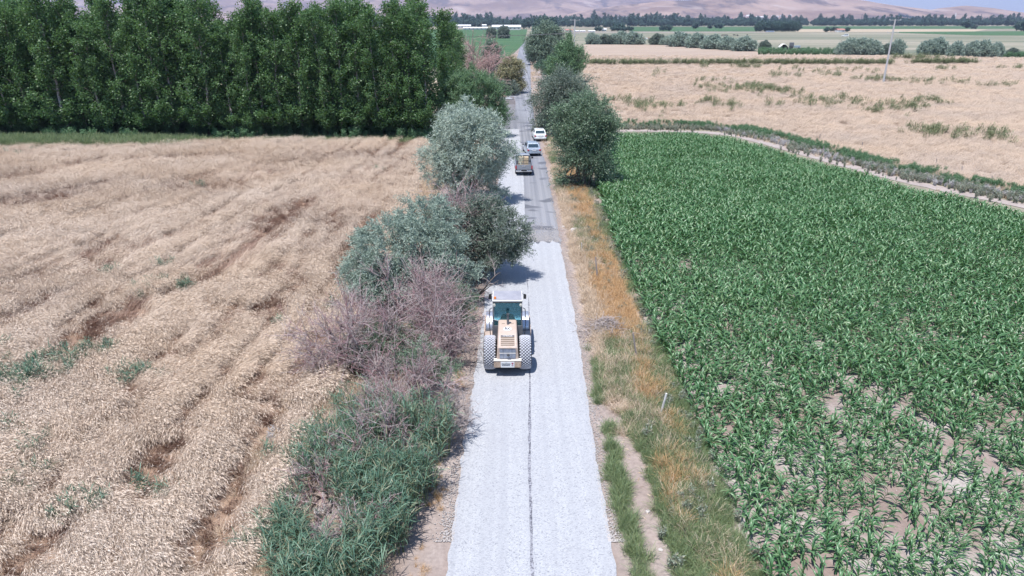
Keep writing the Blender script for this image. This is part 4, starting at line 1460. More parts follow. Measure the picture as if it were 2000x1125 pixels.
xs = [-9.6, -11.2] + [-13.2 - 2.45 * i for i in range(28)]
for i, x in enumerate(xs):
    s = 0.62 if i == 0 else 0.84 if i == 1 else rng.uniform(0.8, 1.08)
    put_poplar(x + rng.normal() * 0.35, 93.5 + rng.normal() * 0.4 + (3.5 if i == 0 else 0), s, 'dark green poplar in the front row facing the wheat, %s from the road' % ORD[i], 'poplars of the plantation')
for r in range(3):
    for i in range(25):
        put_poplar(-13.5 - 2.9 * i + rng.normal() * 0.5, 97.5 + 4.0 * r + rng.normal() * 0.6, rng.uniform(0.78, 1.06), 'dark green poplar in the %s row of the plantation, %s from the road' % (ORD[r + 1], ORD[i]), 'poplars behind the front row')
for i, (x, y, s) in enumerate(((-10.3, 108, 0.95), (-9.6, 116, 0.8), (-11, 124, 0.85), (-10.2, 132, 0.7))):
    put_poplar(x, y, s, 'shorter poplar at the road end of the plantation, %s going back' % ORD[i], 'poplars at the road end')
for k in range(6):
    if not popused[k]:
        put_poplar(-70 - k, 112, 1.0, 'dark green poplar standing behind the front row, its top showing above', 'poplars behind the front row')

# ------------------------------------------------------------------ machines: materials
M['beige'] = m_plain('faded_beige_paint', (0.47, 0.355, 0.285), 0.55, dirt=0.8, dirtcol=(0.5, 0.43, 0.39), scale=3.5)
M['rust'] = m_plain('chipped_rusty_paint', (0.5, 0.38, 0.29), 0.75, dirt=1.0, dirtcol=(0.2, 0.12, 0.08), scale=9.0)
M['dark'] = m_plain('dark_grey_paint', (0.09, 0.1, 0.12), 0.5, dirt=0.3)
M['black'] = m_plain('black_plastic', (0.015, 0.015, 0.017), 0.5, dirt=0.1)
M['slot'] = m_plain('dark_slot', (0.16, 0.11, 0.07), 0.8, dirt=0.3)
M['roofgrey'] = m_plain('dusty_roof', (0.27, 0.27, 0.31), 0.6, dirt=0.5, dirtcol=(0.5, 0.48, 0.5))
M['paleframe'] = m_plain('pale_frame_paint', (0.72, 0.69, 0.65), 0.5, dirt=0.3)
M['tyre'] = m_plain('tyre_rubber', (0.03, 0.03, 0.035), 0.85, dirt=0.3, dirtcol=(0.2, 0.2, 0.22))
M['tread'] = m_plain('dusty_tread', (0.5, 0.51, 0.56), 0.9, dirt=0.5, dirtcol=(0.3, 0.3, 0.34), scale=5)
M['steel'] = m_plain('worn_steel', (0.62, 0.64, 0.7), 0.32, 0.75, dirt=0.5, dirtcol=(0.6, 0.6, 0.65), scale=4)
M['screen'] = m_plain('radiator_screen', (0.2, 0.23, 0.3), 0.45, 0.4, dirt=0.7, dirtcol=(0.5, 0.53, 0.6), scale=6)
M['white'] = m_plain('white_paint', (0.7, 0.71, 0.71), 0.4, dirt=0.15, coat=0.3)
M['text'] = m_plain('dark_print', (0.03, 0.035, 0.06), 0.6, dirt=0.0)
M['grey_text'] = m_plain('grey_print', (0.35, 0.37, 0.4), 0.6, dirt=0.0)
M['red_print'] = m_plain('red_print', (0.32, 0.04, 0.09), 0.6, dirt=0.0)
M['pink_print'] = m_plain('medal_print', (0.42, 0.3, 0.33), 0.6, dirt=0.0)
M['orange'] = m_plain('orange_beacon', (0.8, 0.22, 0.02), 0.25, dirt=0.1)
M['lamp'] = m_plain('lamp_glass', (0.85, 0.8, 0.68), 0.15, dirt=0.1)
M['red_lamp'] = m_plain('red_lamp', (0.4, 0.02, 0.04), 0.2, dirt=0.1, coat=0.5)
M['chrome'] = m_plain('bright_metal', (0.75, 0.75, 0.75), 0.2, 1.0, dirt=0.2)
M['grey_paint'] = m_plain('grey_car_paint', (0.27, 0.29, 0.33), 0.35, 0.3, dirt=0.4, dirtcol=(0.42, 0.42, 0.45), coat=0.4)
M['silver_paint'] = m_plain('silver_car_paint', (0.38, 0.44, 0.52), 0.3, 0.4, dirt=0.25, dirtcol=(0.5, 0.5, 0.52), coat=0.5)
M['wood'] = m_plain('crate_wood', (0.72, 0.56, 0.38), 0.8, dirt=0.5, dirtcol=(0.35, 0.25, 0.16), scale=5)
M['truck_brown'] = m_plain('dusty_truck_body', (0.36, 0.31, 0.3), 0.7, dirt=0.7, dirtcol=(0.45, 0.42, 0.44), scale=1.2)
M['cloth'] = m_plain('dark_cloth', (0.05, 0.055, 0.075), 0.9, dirt=0.1)
M['skin'] = m_plain('skin', (0.4, 0.24, 0.17), 0.5, dirt=0.0)
M['hair'] = m_plain('dark_hair', (0.02, 0.016, 0.014), 0.6, dirt=0.0)
M['seat'] = m_plain('seat_fabric', (0.07, 0.07, 0.08), 0.8, dirt=0.2)
M['concrete'] = m_plain('pole_concrete', (0.5, 0.49, 0.49), 0.8, dirt=0.4, dirtcol=(0.36, 0.35, 0.36), scale=1.5)
M['post_wood'] = m_plain('weathered_post', (0.36, 0.31, 0.29), 0.9, dirt=0.6, dirtcol=(0.2, 0.16, 0.15), scale=4)
M['post_pale'] = m_plain('pale_post', (0.62, 0.6, 0.58), 0.8, dirt=0.5, dirtcol=(0.4, 0.36, 0.34), scale=4)
M['red_roof'] = m_plain('red_roof_tiles', (0.4, 0.16, 0.13), 0.8, dirt=0.3)
M['canvas'] = m_plain('tent_canvas', (0.78, 0.75, 0.68), 0.8, dirt=0.2)
M['stone'] = m_plain('pale_stone', (0.5, 0.46, 0.44), 0.9, dirt=0.5, scale=3)


def m_glass(name, col, rough, trans):
    m, nt, b = mat_base(name)
    b.inputs['Base Color'].default_value = (*col, 1)
    b.inputs['Roughness'].default_value = rough
    b.inputs['Coat Weight'].default_value = 0.5
    t = nt.nodes.new('ShaderNodeBsdfTransparent')
    t.inputs[0].default_value = (0.62, 0.78, 0.82, 1)
    mx = nt.nodes.new('ShaderNodeMixShader')
    mx.inputs[0].default_value = trans
    nt.links.new(b.outputs[0], mx.inputs[1])
    nt.links.new(t.outputs[0], mx.inputs[2])
    nt.links.new(mx.outputs[0], nt.nodes['Material Output'].inputs[0])
    return m


M['cab_glass'] = m_glass('tinted_cab_glass', (0.07, 0.2, 0.23), 0.08, 0.72)
M['car_glass'] = m_glass('dark_car_glass', (0.03, 0.05, 0.07), 0.06, 0.2)


def text(body, size, mat, parent, loc, rot, name='lettering', sx=1.0, bold=0.0):
    c = bpy.data.curves.new(name, 'FONT')
    c.body = body
    c.size = size
    c.align_x, c.align_y = 'CENTER', 'CENTER'
    c.extrude = 0.003
    c.offset = bold
    c.materials.append(mat)
    o = bpy.data.objects.new(name, c)
    o.location = loc
    o.rotation_euler = rot
    dg_ = bpy.context.evaluated_depsgraph_get()
    COL.objects.link(o)
    dg_.update()
    me = bpy.data.meshes.new_from_object(o.evaluated_get(dg_))
    bpy.data.objects.remove(o)
    o = bpy.data.objects.new(name, me)
    o.location = loc
    o.rotation_euler = rot
    o.scale = (sx, 1, 1)
    return link(o, parent)


def wheel(parent, c, r, w, rim=0.55, n=28, tread=False, side=1, name='wheel'):
    wq = empty(name, c, 0, parent)
    h = w / 2
    MB().lathe([(-h, r * rim), (-h * 1.0, r * 0.86), (-h * 0.82, r * 0.965), (-h * 0.4, r), (h * 0.4, r), (h * 0.82, r * 0.965), (h, r * 0.86), (h, r * rim)], n).build('tyre', M['tyre'], wq, 35)
    MB().lathe([(-h * 0.7, r * rim), (-h * 0.72, r * rim * 0.25), (-h * 0.5, r * rim * 0.2), (h * 0.5, r * rim * 0.2), (h * 0.72, r * rim * 0.25), (h * 0.7, r * rim)], 20).build('rim', M['chrome'] if not tread else M['beige'], wq, 35)
    if tread:
        na, rows_ = 34, 7
        Vs, Fs, k = [], [], 0
        da = 2 * math.pi / na
        for j in range(rows_):
            u = -1 + 2 * (j + 0.5) / rows_
            for i in range(na):
                a0 = (i + 0.5 * (j % 2)) * da
                x0 = u * h * 0.92
                hx, ha = h * 0.92 / rows_ * 1.62, da * 0.42
                for sc, up in ((1.0, -0.012), (0.74, 0.022)):
                    for dx, dang in ((-hx, 0), (0, ha), (hx, 0), (0, -ha)):
                        x = max(-h * 0.97, min(h * 0.97, x0 + dx * sc))
                        q = abs(x) / h
                        rr = r * (1 - 0.04 * max(0, (q - 0.4) / 0.42) ** 1.5 - (0.05 * max(0, (q - 0.82) / 0.18))) + up
                        an = a0 + dang * sc
                        Vs.append((x, rr * math.cos(an), rr * math.sin(an)))
                b = k * 8
                Fs += [(b + 4, b + 5, b + 6, b + 7)] + [(b + q, b + (q + 1) % 4, b + 4 + (q + 1) % 4, b + 4 + q) for q in range(4)]
                k += 1
        mesh_obj('tread', np_mesh('tread', np.array(Vs), np.array(Fs), M['tread']), wq)
    return wq


# ------------------------------------------------------------------ the road roller
gp = G(991, 723)
ROL = empty('road_roller', (gp.x, gp.y + 1.68, 0.052), math.radians(0.4))
tag(ROL, 'beige single drum road roller driving away on the white gravel', 'road roller')
for sx in (-1, 1):
    wheel(ROL, (sx * 0.815, -1.475, 0.79), 0.78, 0.58, 0.5, 40, True, sx)
# drum and its frame
MB().lathe([(-1.065, 0.6), (-1.065, 0.74), (-1.05, 0.765), (1.05, 0.765), (1.065, 0.74), (1.065, 0.6)], 64, c=(0, 1.475, 0.768)).build('drum', M['steel'], ROL, 30)
MB().cyl((-1.12, 1.475, 0.768), (1.12, 1.475, 0.768), 0.22, n=20).build('axle', M['dark'], ROL, 30)
for sx in (-1, 1):
    MB().prism([(0.35, 0.62), (0.45, 0.98), (2.3, 0.98), (2.42, 0.85), (2.42, 0.62), (1.9, 0.5), (0.8, 0.5)], sx * 1.09, sx * 1.16, 0.01).build('drum_frame_side', M['beige'], ROL)
MB().box((0, 0.4, 0.76), (2.32, 0.2, 0.4), 0.02).build('drum_frame_rear', M['beige'], ROL)
MB().box((0, 2.4, 0.78), (2.32, 0.14, 0.34), 0.02).build('drum_frame_front', M['beige'], ROL)
MB().box((0, 2.24, 0.95), (2.1, 0.1, 0.05), 0.01).build('scraper', M['dark'], ROL)
MB().box((0, 0.05, 0.72), (0.5, 0.7, 0.45), 0.03).cyl((0, 0.05, 0.5), (0, 0.05, 1.05), 0.14, n=16).build('hitch', M['dark'], ROL, 30)
# rear chassis and hood
MB().box((0, -1.3, 0.72), (0.92, 2.0, 0.5), 0.04).box((0, -1.475, 0.79), (1.3, 0.3, 0.3), 0.03).build('chassis', M['dark'], ROL)
HP = [(-0.55, 0.95), (-0.55, 2.06), (-0.8, 2.04), (-1.62, 1.86), (-1.78, 1.8), (-2.24, 1.5), (-2.31, 1.42), (-2.33, 0.86), (-2.0, 0.8)]

hood = MB()
rings = []
for s, inset in ((-1.0, 0.0), (-0.9, 0.04), (0.9, 0.04), (1.0, 0.0)):
    ring = []
    for y, z in HP:
        wd = 0.5 - 0.07 * max(0, (z - 0.9) / 1.1)
        zz = z - (0.045 if abs(s) == 1.0 and z > 1.3 else 0)
        yy = y + (0.03 if abs(s) == 1.0 and y < -2.0 else 0)
        ring.append((s * wd, yy, zz))
    rings.append(ring)
hood.loft(rings).build('hood', M['beige'], ROL, 25)
# slatted vents on the sloping rear panel
sl = Vector((0, -2.24 + 1.78, 1.5 - 1.8)).normalized()
nn = Vector((0, sl.z, -sl.y))
for i in range(5):
    t = 0.13 + 0.098 * i
    p = Vector((0, -1.78, 1.8)) + sl * t
    m3 = Matrix(((1, 0, 0), (0, sl.y, nn.y), (0, sl.z, nn.z)))
    MB().box(p + nn * 0.004, (0.62, 0.045, 0.02), 0.0, m3).build('vent_slot', M['slot'], ROL)
    MB().box(p + sl * -0.03 + nn * 0.012, (0.63, 0.02, 0.025), 0.004, m3).build('vent_slat', M['beige'], ROL)
# radiator opening
MB().box((0, -2.345, 1.3), (0.72, 0.03, 0.2), 0.004).build('radiator_screen', M['screen'], ROL)
MB().box((0, -2.35, 1.03), (0.72, 0.03, 0.24), 0.004).build('radiator_screen', M['screen'], ROL)
MB().box((0, -2.355, 1.175), (0.74, 0.035, 0.035), 0.004).build('radiator_bar', M['paleframe'], ROL)
fr = MB()
for sx in (-1, 1):
    fr.box((sx * 0.2, -2.36, 1.17), (0.02, 0.02, 0.5))
fr.box((0, -2.36, 1.4), (0.74, 0.02, 0.02)).build('radiator_frame', M['dark'], ROL)
MB().cyl((0.03, -2.37, 1.1), (0.03, -2.45, 1.1), 0.035, n=10).cyl((-0.04, -2.44, 1.12), (0.1, -2.44, 1.12), 0.03, n=10).build('tow_hook', M['black'], ROL)
# counterweight, sign
MB().box((0, -2.36, 0.67), (1.24, 0.22, 0.34), 0.02).build('counterweight', M['rust'], ROL)
MB().box((0, -2.36, 0.855), (1.26, 0.25, 0.03), 0.006).build('counterweight_lip', M['paleframe'], ROL)
SG = MB().box((0.0, -2.485, 0.665), (0.62, 0.015, 0.29), 0.004).build('sign_board', M['white'], ROL)
SR = (math.pi / 2, 0, 0)
text('T.C.', 0.035, M['grey_text'], SG, (-0.07, -2.496, 0.765), SR)
text('KAHRAMANMARAŞ', 0.062, M['text'], SG, (-0.08, -2.496, 0.705), SR, sx=0.72, bold=0.002)
text('BÜYÜKŞEHİR BELEDİYESİ', 0.05, M['text'], SG, (-0.08, -2.496, 0.635), SR, sx=0.62, bold=0.001)
eb = MB()
eb.loft([[(0.17, y, 0.765), (0.27, y, 0.765), (0.27, y, 0.745), (0.228, y, 0.69), (0.212, y, 0.69), (0.17, y, 0.745)] for y in (-2.4935, -2.499)]).build('emblem_ribbon', M['red_print'], SG)
MB().cyl((0.22, -2.4935, 0.645), (0.22, -2.499, 0.645), 0.048, n=20).build('emblem_disc', M['pink_print'], SG)
# oval logo and name strip on the hood
tilt = math.atan2(0.18, 0.82)
lg = MB()
ring = []
for i in range(40):
    a = 2 * math.pi * i / 40
    ring.append((0.19 * math.cos(a), 0.15 * math.sin(a)))
lp = lambda x, y, o: (x, -1.36 + y * math.cos(tilt), 1.921 + y * math.sin(tilt) + o)
lg.loft([[lp(x, y, 0.0) for x, y in ring], [lp(x, y, 0.012) for x, y in ring]])
LG = lg.build('logo_oval', M['white'], ROL)
text('RK', 0.25, M['text'], LG, lp(0, 0.0, 0.016), (tilt, 0, 0), sx=0.85, bold=0.004)
p = Vector((0, -1.78, 1.8)) + sl * 0.045
NS = MB().box(p + nn * 0.008, (0.62, 0.075, 0.012), 0.003, m3).build('name_strip', M['text'], ROL)
text('CATERPILLAR', 0.085, M['white'], NS, p + nn * 0.016, (math.atan2(-sl.z, -sl.y), 0, 0), sx=0.84)
MB().box((-0.2, -0.95, 2.01), (0.14, 0.025, 0.016)).box((0.22, -0.95, 2.01), (0.14, 0.025, 0.012)).build('hood_latch', M['slot'], ROL)
# exhaust
ex = MB().cyl((0.02, -0.98, 1.93), (0.02, -0.98, 2.42), 0.055, n=16).cyl((0.02, -0.98, 2.4), (0.02, -1.02, 2.54), 0.06, 0.062, 16)
ex.build('exhaust_pipe', M['dark'], ROL, 40)
MB().cyl((0.02, -1.0205, 2.541), (0.02, -1.022, 2.546), 0.05, n=16).build('exhaust_mouth', M['black'], ROL)
# cab
cabm = MB()
for sx in (-1, 1):
    cabm.hexa([(sx * 0.69 - 0.035, -0.66, 1.05), (sx * 0.69 + 0.035, -0.66, 1.05), (sx * 0.69 + 0.035, -0.58, 1.05), (sx * 0.69 - 0.035, -0.58, 1.05),
               (sx * 0.655 - 0.035, -0.62, 2.98), (sx * 0.655 + 0.035, -0.62, 2.98), (sx * 0.655 + 0.035, -0.54, 2.98), (sx * 0.655 - 0.035, -0.54, 2.98)], 0.008)
    cabm.hexa([(sx * 0.69 - 0.035, 0.42, 1.05), (sx * 0.69 + 0.035, 0.42, 1.05), (sx * 0.69 + 0.035, 0.5, 1.05), (sx * 0.69 - 0.035, 0.5, 1.05),
               (sx * 0.655 - 0.035, 0.36, 2.98), (sx * 0.655 + 0.035, 0.36, 2.98), (sx * 0.655 + 0.035, 0.44, 2.98), (sx * 0.655 - 0.035, 0.44, 2.98)], 0.008)
cabm.box((0, -0.58, 2.96), (1.36, 0.09, 0.08), 0.01).box((0, 0.4, 2.96), (1.36, 0.09, 0.08), 0.01)
cabm.build('cab_frame', M['dark'], ROL)
MB().box((0, -0.62, 1.4), (1.44, 0.07, 0.72), 0.01).box((-0.7, -0.08, 1.3), (0.05, 1.1, 0.5), 0.01).box((0.7, -0.08, 1.3), (0.05, 1.1, 0.5), 0.01).box((0, 0.46, 1.3), (1.4, 0.05, 0.5), 0.01).box((0, -0.08, 1.06), (1.44, 1.2, 0.08), 0.01).build('cab_panel', M['dark'], ROL)
MB().box((0, -0.615, 2.36), (1.27, 0.012, 1.16)).build('rear_window', M['cab_glass'], ROL)
for sx in (-1, 1):
    MB().box((sx * 0.685, -0.1, 2.25), (0.012, 0.94, 1.36)).build('side_window', M['cab_glass'], ROL)
MB().box((0, 0.42, 2.25), (1.27, 0.012, 1.36)).build('front_window', M['cab_glass'], ROL)
MB().box((0, -0.1, 3.035), (1.42, 1.2, 0.09), 0.03).build('roof', M['paleframe'], ROL)
MB().box((0, -0.1, 3.085), (1.33, 1.11, 0.04), 0.015).build('roof_panel', M['roofgrey'], ROL)
MB().box((0, -0.72, 2.985), (1.38, 0.05, 0.04), 0.01).build('roof_rail', M['black'], ROL)
MB().cyl((-0.58, -0.56, 3.1), (-0.58, -0.56, 3.2), 0.055, 0.05, 14).build('beacon', M['orange'], ROL, 40)
for sx in (-1, 1):
    MB().cyl((sx * 0.62, -0.68, 2.87), (sx * 0.62, -0.76, 2.85), 0.06, 0.07, 16).build('work_lamp', M['lamp'], ROL, 40)
    MB().box((sx * 0.84, 0.5, 2.78), (0.14, 0.05, 0.24), 0.02).pipe([(sx * 0.7, 0.45, 2.95), (sx * 0.85, 0.5, 2.9), (sx * 0.88, 0.5, 2.8)], 0.015).build('mirror', M['black'], ROL)
    MB().pipe([(sx * 0.8, -0.6, 1.12), (sx * 0.86, -0.62, 1.9), (sx * 0.83, -0.5, 2.55), (sx * 0.72, -0.45, 2.6)], 0.018).build('grab_rail', M['black'], ROL)
    MB().box((sx * 0.9, 0.0, 0.98), (0.4, 0.85, 0.05), 0.01).box((sx * 0.95, -0.2, 0.62), (0.32, 0.4, 0.05), 0.01).box((sx * 1.09, -0.2, 0.8), (0.03, 0.4, 0.36), 0.005).build('step', M['beige'], ROL)
MB().box((-0.45, -0.635, 2.02), (0.5, 0.012, 0.02), 0, Matrix.Rotation(0.3, 3, 'Y')).build('wiper', M['paleframe'], ROL)
MB().box((0, -0.28, 1.3), (0.5, 0.45, 0.4), 0.05).box((0, -0.5, 1.75), (0.5, 0.12, 0.75), 0.05).build('seat', M['seat'], ROL)
SWH = MB()
for i in range(18):
    a, b = 2 * math.pi * i / 18, 2 * math.pi * (i + 1) / 18
    SWH.cyl((0.19 * math.cos(a), 0.2 + 0.16 * math.sin(a), 1.82 + 0.1 * math.sin(a)), (0.19 * math.cos(b), 0.2 + 0.16 * math.sin(b), 1.82 + 0.1 * math.sin(b)), 0.014, n=6)
SWH.cyl((0, 0.32, 1.2), (0, 0.2, 1.82), 0.035, n=8).box((0, 0.33, 1.5), (0.4, 0.12, 0.3), 0.03).build('steering_column', M['black'], ROL)


def skin_body(name, joints, edges, parent=None, mat=None, sub=2, root=0):
    me = bpy.data.meshes.new(name)
    me.from_pydata([j[0] for j in joints], edges, [])
    o = bpy.data.objects.new(name, me)
    link(o, parent)
    md = o.modifiers.new('skin', 'SKIN')
    md.use_smooth_shade = True
    for i, j in enumerate(joints):
        r = j[1]
        me.skin_vertices[0].data[i].radius = r if isinstance(r, tuple) else (r, r)
        me.skin_vertices[0].data[i].use_root = (i == root)
    sd = o.modifiers.new('smooth', 'SUBSURF')
    sd.levels = sub
    sd.render_levels = sub
    me.materials.append(mat)
    return o


rp = ROL.location
DR = empty('person', (rp.x, rp.y, rp.z))
tag(DR, 'roller driver in dark clothes seated behind the tinted rear window', 'person')
J = [((0, -0.25, 1.58), (0.17, 0.13)), ((0, -0.27, 1.82), (0.17, 0.12)), ((0, -0.28, 2.06), (0.2, 0.12)), ((0, -0.25, 2.2), (0.07, 0.07)),
     ((-0.22, -0.28, 2.12), 0.075), ((-0.3, -0.14, 1.88), 0.055), ((-0.2, 0.1, 1.84), 0.042), ((0.22, -0.28, 2.12), 0.075), ((0.31, -0.14, 1.88), 0.055), ((0.2, 0.1, 1.84), 0.042),
     ((-0.1, -0.2, 1.56), 0.1), ((-0.16, 0.15, 1.58), 0.085), ((-0.16, 0.2, 1.2), 0.06), ((-0.16, 0.3, 1.13), 0.045), ((0.1, -0.2, 1.56), 0.1), ((0.16, 0.15, 1.58), 0.085), ((0.16, 0.2, 1.2), 0.06), ((0.16, 0.3, 1.13), 0.045)]
skin_body('body', J, [(0, 1), (1, 2), (2, 3), (2, 4), (4, 5), (5, 6), (2, 7), (7, 8), (8, 9), (0, 10), (10, 11), (11, 12), (12, 13), (0, 14), (14, 15), (15, 16), (16, 17)], DR, M['cloth'])
hd = MB()
prof = [(-0.02, 0.045), (0.0, 0.055), (0.04, 0.062), (0.09, 0.072), (0.14, 0.078), (0.19, 0.074), (0.225, 0.05), (0.24, 0.01)]
hd.lathe(prof, 16, 'Z', (0, -0.23, 2.24))
hd.box((0, -0.145, 2.36), (0.025, 0.03, 0.04), 0.008).box((-0.08, -0.23, 2.36), (0.02, 0.035, 0.06), 0.008).box((0.08, -0.23, 2.36), (0.02, 0.035, 0.06), 0.008)
hd.box((0, -0.16, 2.31), (0.045, 0.012, 0.01)).box((-0.03, -0.155, 2.38), (0.02, 0.01, 0.01)).box((0.03, -0.155, 2.38), (0.02, 0.01, 0.01))
hd.build('head', M['skin'], DR, 50)
MB().lathe([(0.1, 0.079), (0.15, 0.086), (0.2, 0.081), (0.235, 0.055), (0.25, 0.01)], 16, 'Z', (0, -0.243, 2.24)).build('hair', M['hair'], DR, 50)
for sx in (-1, 1):
    hn = MB().box((sx * 0.19, 0.14, 1.84), (0.075, 0.09, 0.035), 0.012)
    for i in range(4):
        hn.pipe([(sx * 0.19 + (i - 1.5) * 0.019, 0.18, 1.85), (sx * 0.19 + (i - 1.5) * 0.019, 0.215, 1.845 + 0.004 * (i % 2)), (sx * 0.19 + (i - 1.5) * 0.019, 0.215, 1.81)], 0.009, 6)
    hn.pipe([(sx * 0.155, 0.13, 1.835), (sx * 0.14, 0.17, 1.82), (sx * 0.15, 0.19, 1.805)], 0.01, 6)
    hn.build('hand', M['skin'], DR, 40)


# ------------------------------------------------------------------ cars
def body_loft(secs, k=0.25):
    """secs: (y, half width, z bottom, z top, tumblehome)"""
    rings = []
    for y, w, zb, zt, th in secs:
        h = zt - zb
        rings.append([(-w * 0.9, y, zb), (w * 0.9, y, zb), (w, y, zb + h * 0.15), (w, y, zb + h * 0.55), (w * (1 - th * 0.4), y, zb + h * 0.86), (w * (1 - th), y, zt),
                      (-w * (1 - th), y, zt), (-w * (1 - th * 0.4), y, zb + h * 0.86), (-w, y, zb + h * 0.55), (-w, y, zb + h * 0.15)])
    return rings


def panel(o4, off=0.006):
    p = [Vector(q) for q in o4]
    n = (p[1] - p[0]).cross(p[3] - p[0]).normalized()
    return MB().hexa([q - n * 0.004 for q in p] + [q + n * off for q in p])


def car(name, label, loc, rz, paint, L=4.4, W=1.72, H=1.44, estate=False):
    r = empty(name, loc, rz)
    tag(r, label, 'car', 'vehicles parked along the road')
    w, h = W / 2, L / 2
    MB().loft(body_loft([(-h, w * 0.86, 0.38, 0.82, .06), (-h + 0.08, w * 0.93, 0.3, 0.93, .07), (-h + 0.5, w, 0.24, 0.97, .08), (-0.2, w, 0.22, 0.93, .06), (h - 1.2, w, 0.24, 0.9, .08), (h - 0.35, w * 0.96, 0.28, 0.78, .1), (h - 0.05, w * 0.86, 0.34, 0.62, .1)])).build('body', paint, r, 30)
    yr, yrt, yft, yf = (-h + 0.62, -h + 1.1, 0.3, 1.0)
    if estate:
        yr, yrt = -h + 0.12, -h + 0.5
    wb, wt = w * 0.9, w * 0.72
    zb, zt = 0.9, H
    MB().loft([[(-wb, yr, zb), (wb, yr, zb), (wb, yf, zb), (-wb, yf, zb)], [(-wt * 1.06, yrt - 0.1, zt - 0.1), (wt * 1.06, yrt - 0.1, zt - 0.1), (wt * 1.06, yft + 0.14, zt - 0.1), (-wt * 1.06, yft + 0.14, zt - 0.1)],
               [(-wt * 0.93, yrt + 0.03, zt), (wt * 0.93, yrt + 0.03, zt), (wt * 0.93, yft - 0.05, zt), (-wt * 0.93, yft - 0.05, zt)]]).build('cabin', paint, r, 20)

    def lerp(a, b, t):
        return tuple(p * (1 - t) + q * t for p, q in zip(a, b))
    A, B = (-wb, yr, zb), (wb, yr, zb)
    C, D = (wt * 1.06, yrt - 0.1, zt - 0.1), (-wt * 1.06, yrt - 0.1, zt - 0.1)
    q = [lerp(lerp(A, B, s), lerp(D, C, s), t) for s, t in ((.08, .12), (.92, .12), (.92, .92), (.08, .92))]
    panel(q).build('rear_window', M['car_glass'], r)
    A, B = (-wb, yf, zb), (wb, yf, zb)
    C, D = (wt * 1.06, yft + 0.14, zt - 0.1), (-wt * 1.06, yft + 0.14, zt - 0.1)
    q = [lerp(lerp(A, B, s), lerp(D, C, s), t) for s, t in ((.92, .1), (.08, .1), (.08, .92), (.92, .92))]
    panel(q).build('windscreen', M['car_glass'], r)
    for sx in (-1, 1):
        A, B = (sx * wb, yr, zb), (sx * wb, yf, zb)
        D, C = (sx * wt * 1.06, yrt - 0.1, zt - 0.1), (sx * wt * 1.06, yft + 0.14, zt - 0.1)
        for s0, s1 in ((.1, .46), (.5, .9)):
            q = [lerp(lerp(A, B, s), lerp(D, C, s), t) for s, t in ((s0, .12), (s1, .12), (s1, .9), (s0, .9))]
            if sx < 0:
                q = q[::-1]
            panel(q).build('side_window', M['car_glass'], r)
        MB().box((sx * w * 0.83, -h + 0.02, 0.74), (w * 0.26, 0.1, 0.2), 0.03).build('tail_lamp', M['red_lamp'], r)
        MB().box((sx * (w + 0.08), 0.72, 0.98), (0.18, 0.1, 0.13), 0.03).build('mirror', M['black'], r)
        for yy in (-h + 0.85, h - 0.9):
            wheel(r, (sx * (w - 0.1), yy, 0.31), 0.31, 0.2, 0.62, 22)
    MB().box((0, -h - 0.02, 0.46), (W * 0.86, 0.12, 0.2), 0.04).build('bumper', paint, r, 40)
    MB().box((0, -h - 0.03, 0.7), (0.5, 0.02, 0.11), 0.004).build('number_plate', M['white'], r)
    MB().box((0, -h - 0.025, 0.8), (0.62, 0.02, 0.03), 0.004).build('chrome_strip', M['chrome'], r)
    return r


b = G(1039, 306)
car('parked_car', 'silver blue saloon car parked at the road edge ahead of the pickup', (b.x, b.y + 2.2, 0.03), math.radians(7), M['silver_paint'])
b = G(1054, 277)
car('parked_car', 'white saloon car parked half under the roadside tree', (b.x, b.y + 2.2, 0.03), math.radians(3), M['white'])

# pickup with crates
b = G(1022.5, 344)
PK = empty('pickup_truck', (b.x, b.y + 2.55, 0.05), math.radians(1.0))
tag(PK, 'grey double cab pickup on the road with wooden crates in its bed', 'pickup truck', 'vehicles parked along the road')
w = 0.9
MB().loft(body_loft([(0.0, w, 0.42, 1.12, .04), (1.4, w, 0.42, 1.1, .05), (2.1, w * 0.97, 0.45, 1.05, .08), (2.6, w * 0.9, 0.5, 0.95, .1)])).build('body', M['grey_paint'], PK, 30)
MB().loft([[(-.84, 0.02, 1.08), (.84, 0.02, 1.08), (.84, 1.5, 1.08), (-.84, 1.5, 1.08)], [(-.7, 0.08, 1.66), (.7, 0.08, 1.66), (.7, 0.95, 1.66), (-.7, 0.95, 1.66)], [(-.6, 0.2, 1.74), (.6, 0.2, 1.74), (.6, 0.8, 1.74), (-.6, 0.8, 1.74)]]).build('cabin', M['grey_paint'], PK, 20)
panel([(-.68, 0.025, 1.18), (.68, 0.025, 1.18), (.6, 0.07, 1.6), (-.6, 0.07, 1.6)]).build('rear_window', M['car_glass'], PK)
panel([(.7, 1.43, 1.16), (-.7, 1.43, 1.16), (-.6, 1.0, 1.62), (.6, 1.0, 1.62)]).build('windscreen', M['car_glass'], PK)
for sx in (-1, 1):
    q = [(sx * .825, 0.12, 1.14), (sx * .825, 1.36, 1.14), (sx * .722, 0.95, 1.6), (sx * .722, 0.14, 1.6)]
    panel(q if sx > 0 else q[::-1]).build('side_window', M['car_glass'], PK)
    MB().box((sx * .86, -1.25, 0.85), (0.08, 2.5, 0.56), 0.02).build('bed_side', M['grey_paint'], PK)
    MB().box((sx * .83, -2.52, 0.86), (0.15, 0.1, 0.34), 0.02).build('tail_lamp', M['red_lamp'], PK)
    MB().box((sx * 1.02, 1.1, 1.2), (0.2, 0.1, 0.2), 0.04).build('mirror', M['black'], PK)
    for yy in (-1.45, 1.65):
        wheel(PK, (sx * .77, yy, 0.38), 0.38, 0.25, 0.6, 24)
MB().box((0, -1.25, 0.675), (1.66, 2.5, 0.08), 0.01).build('bed_floor', M['dark'], PK)
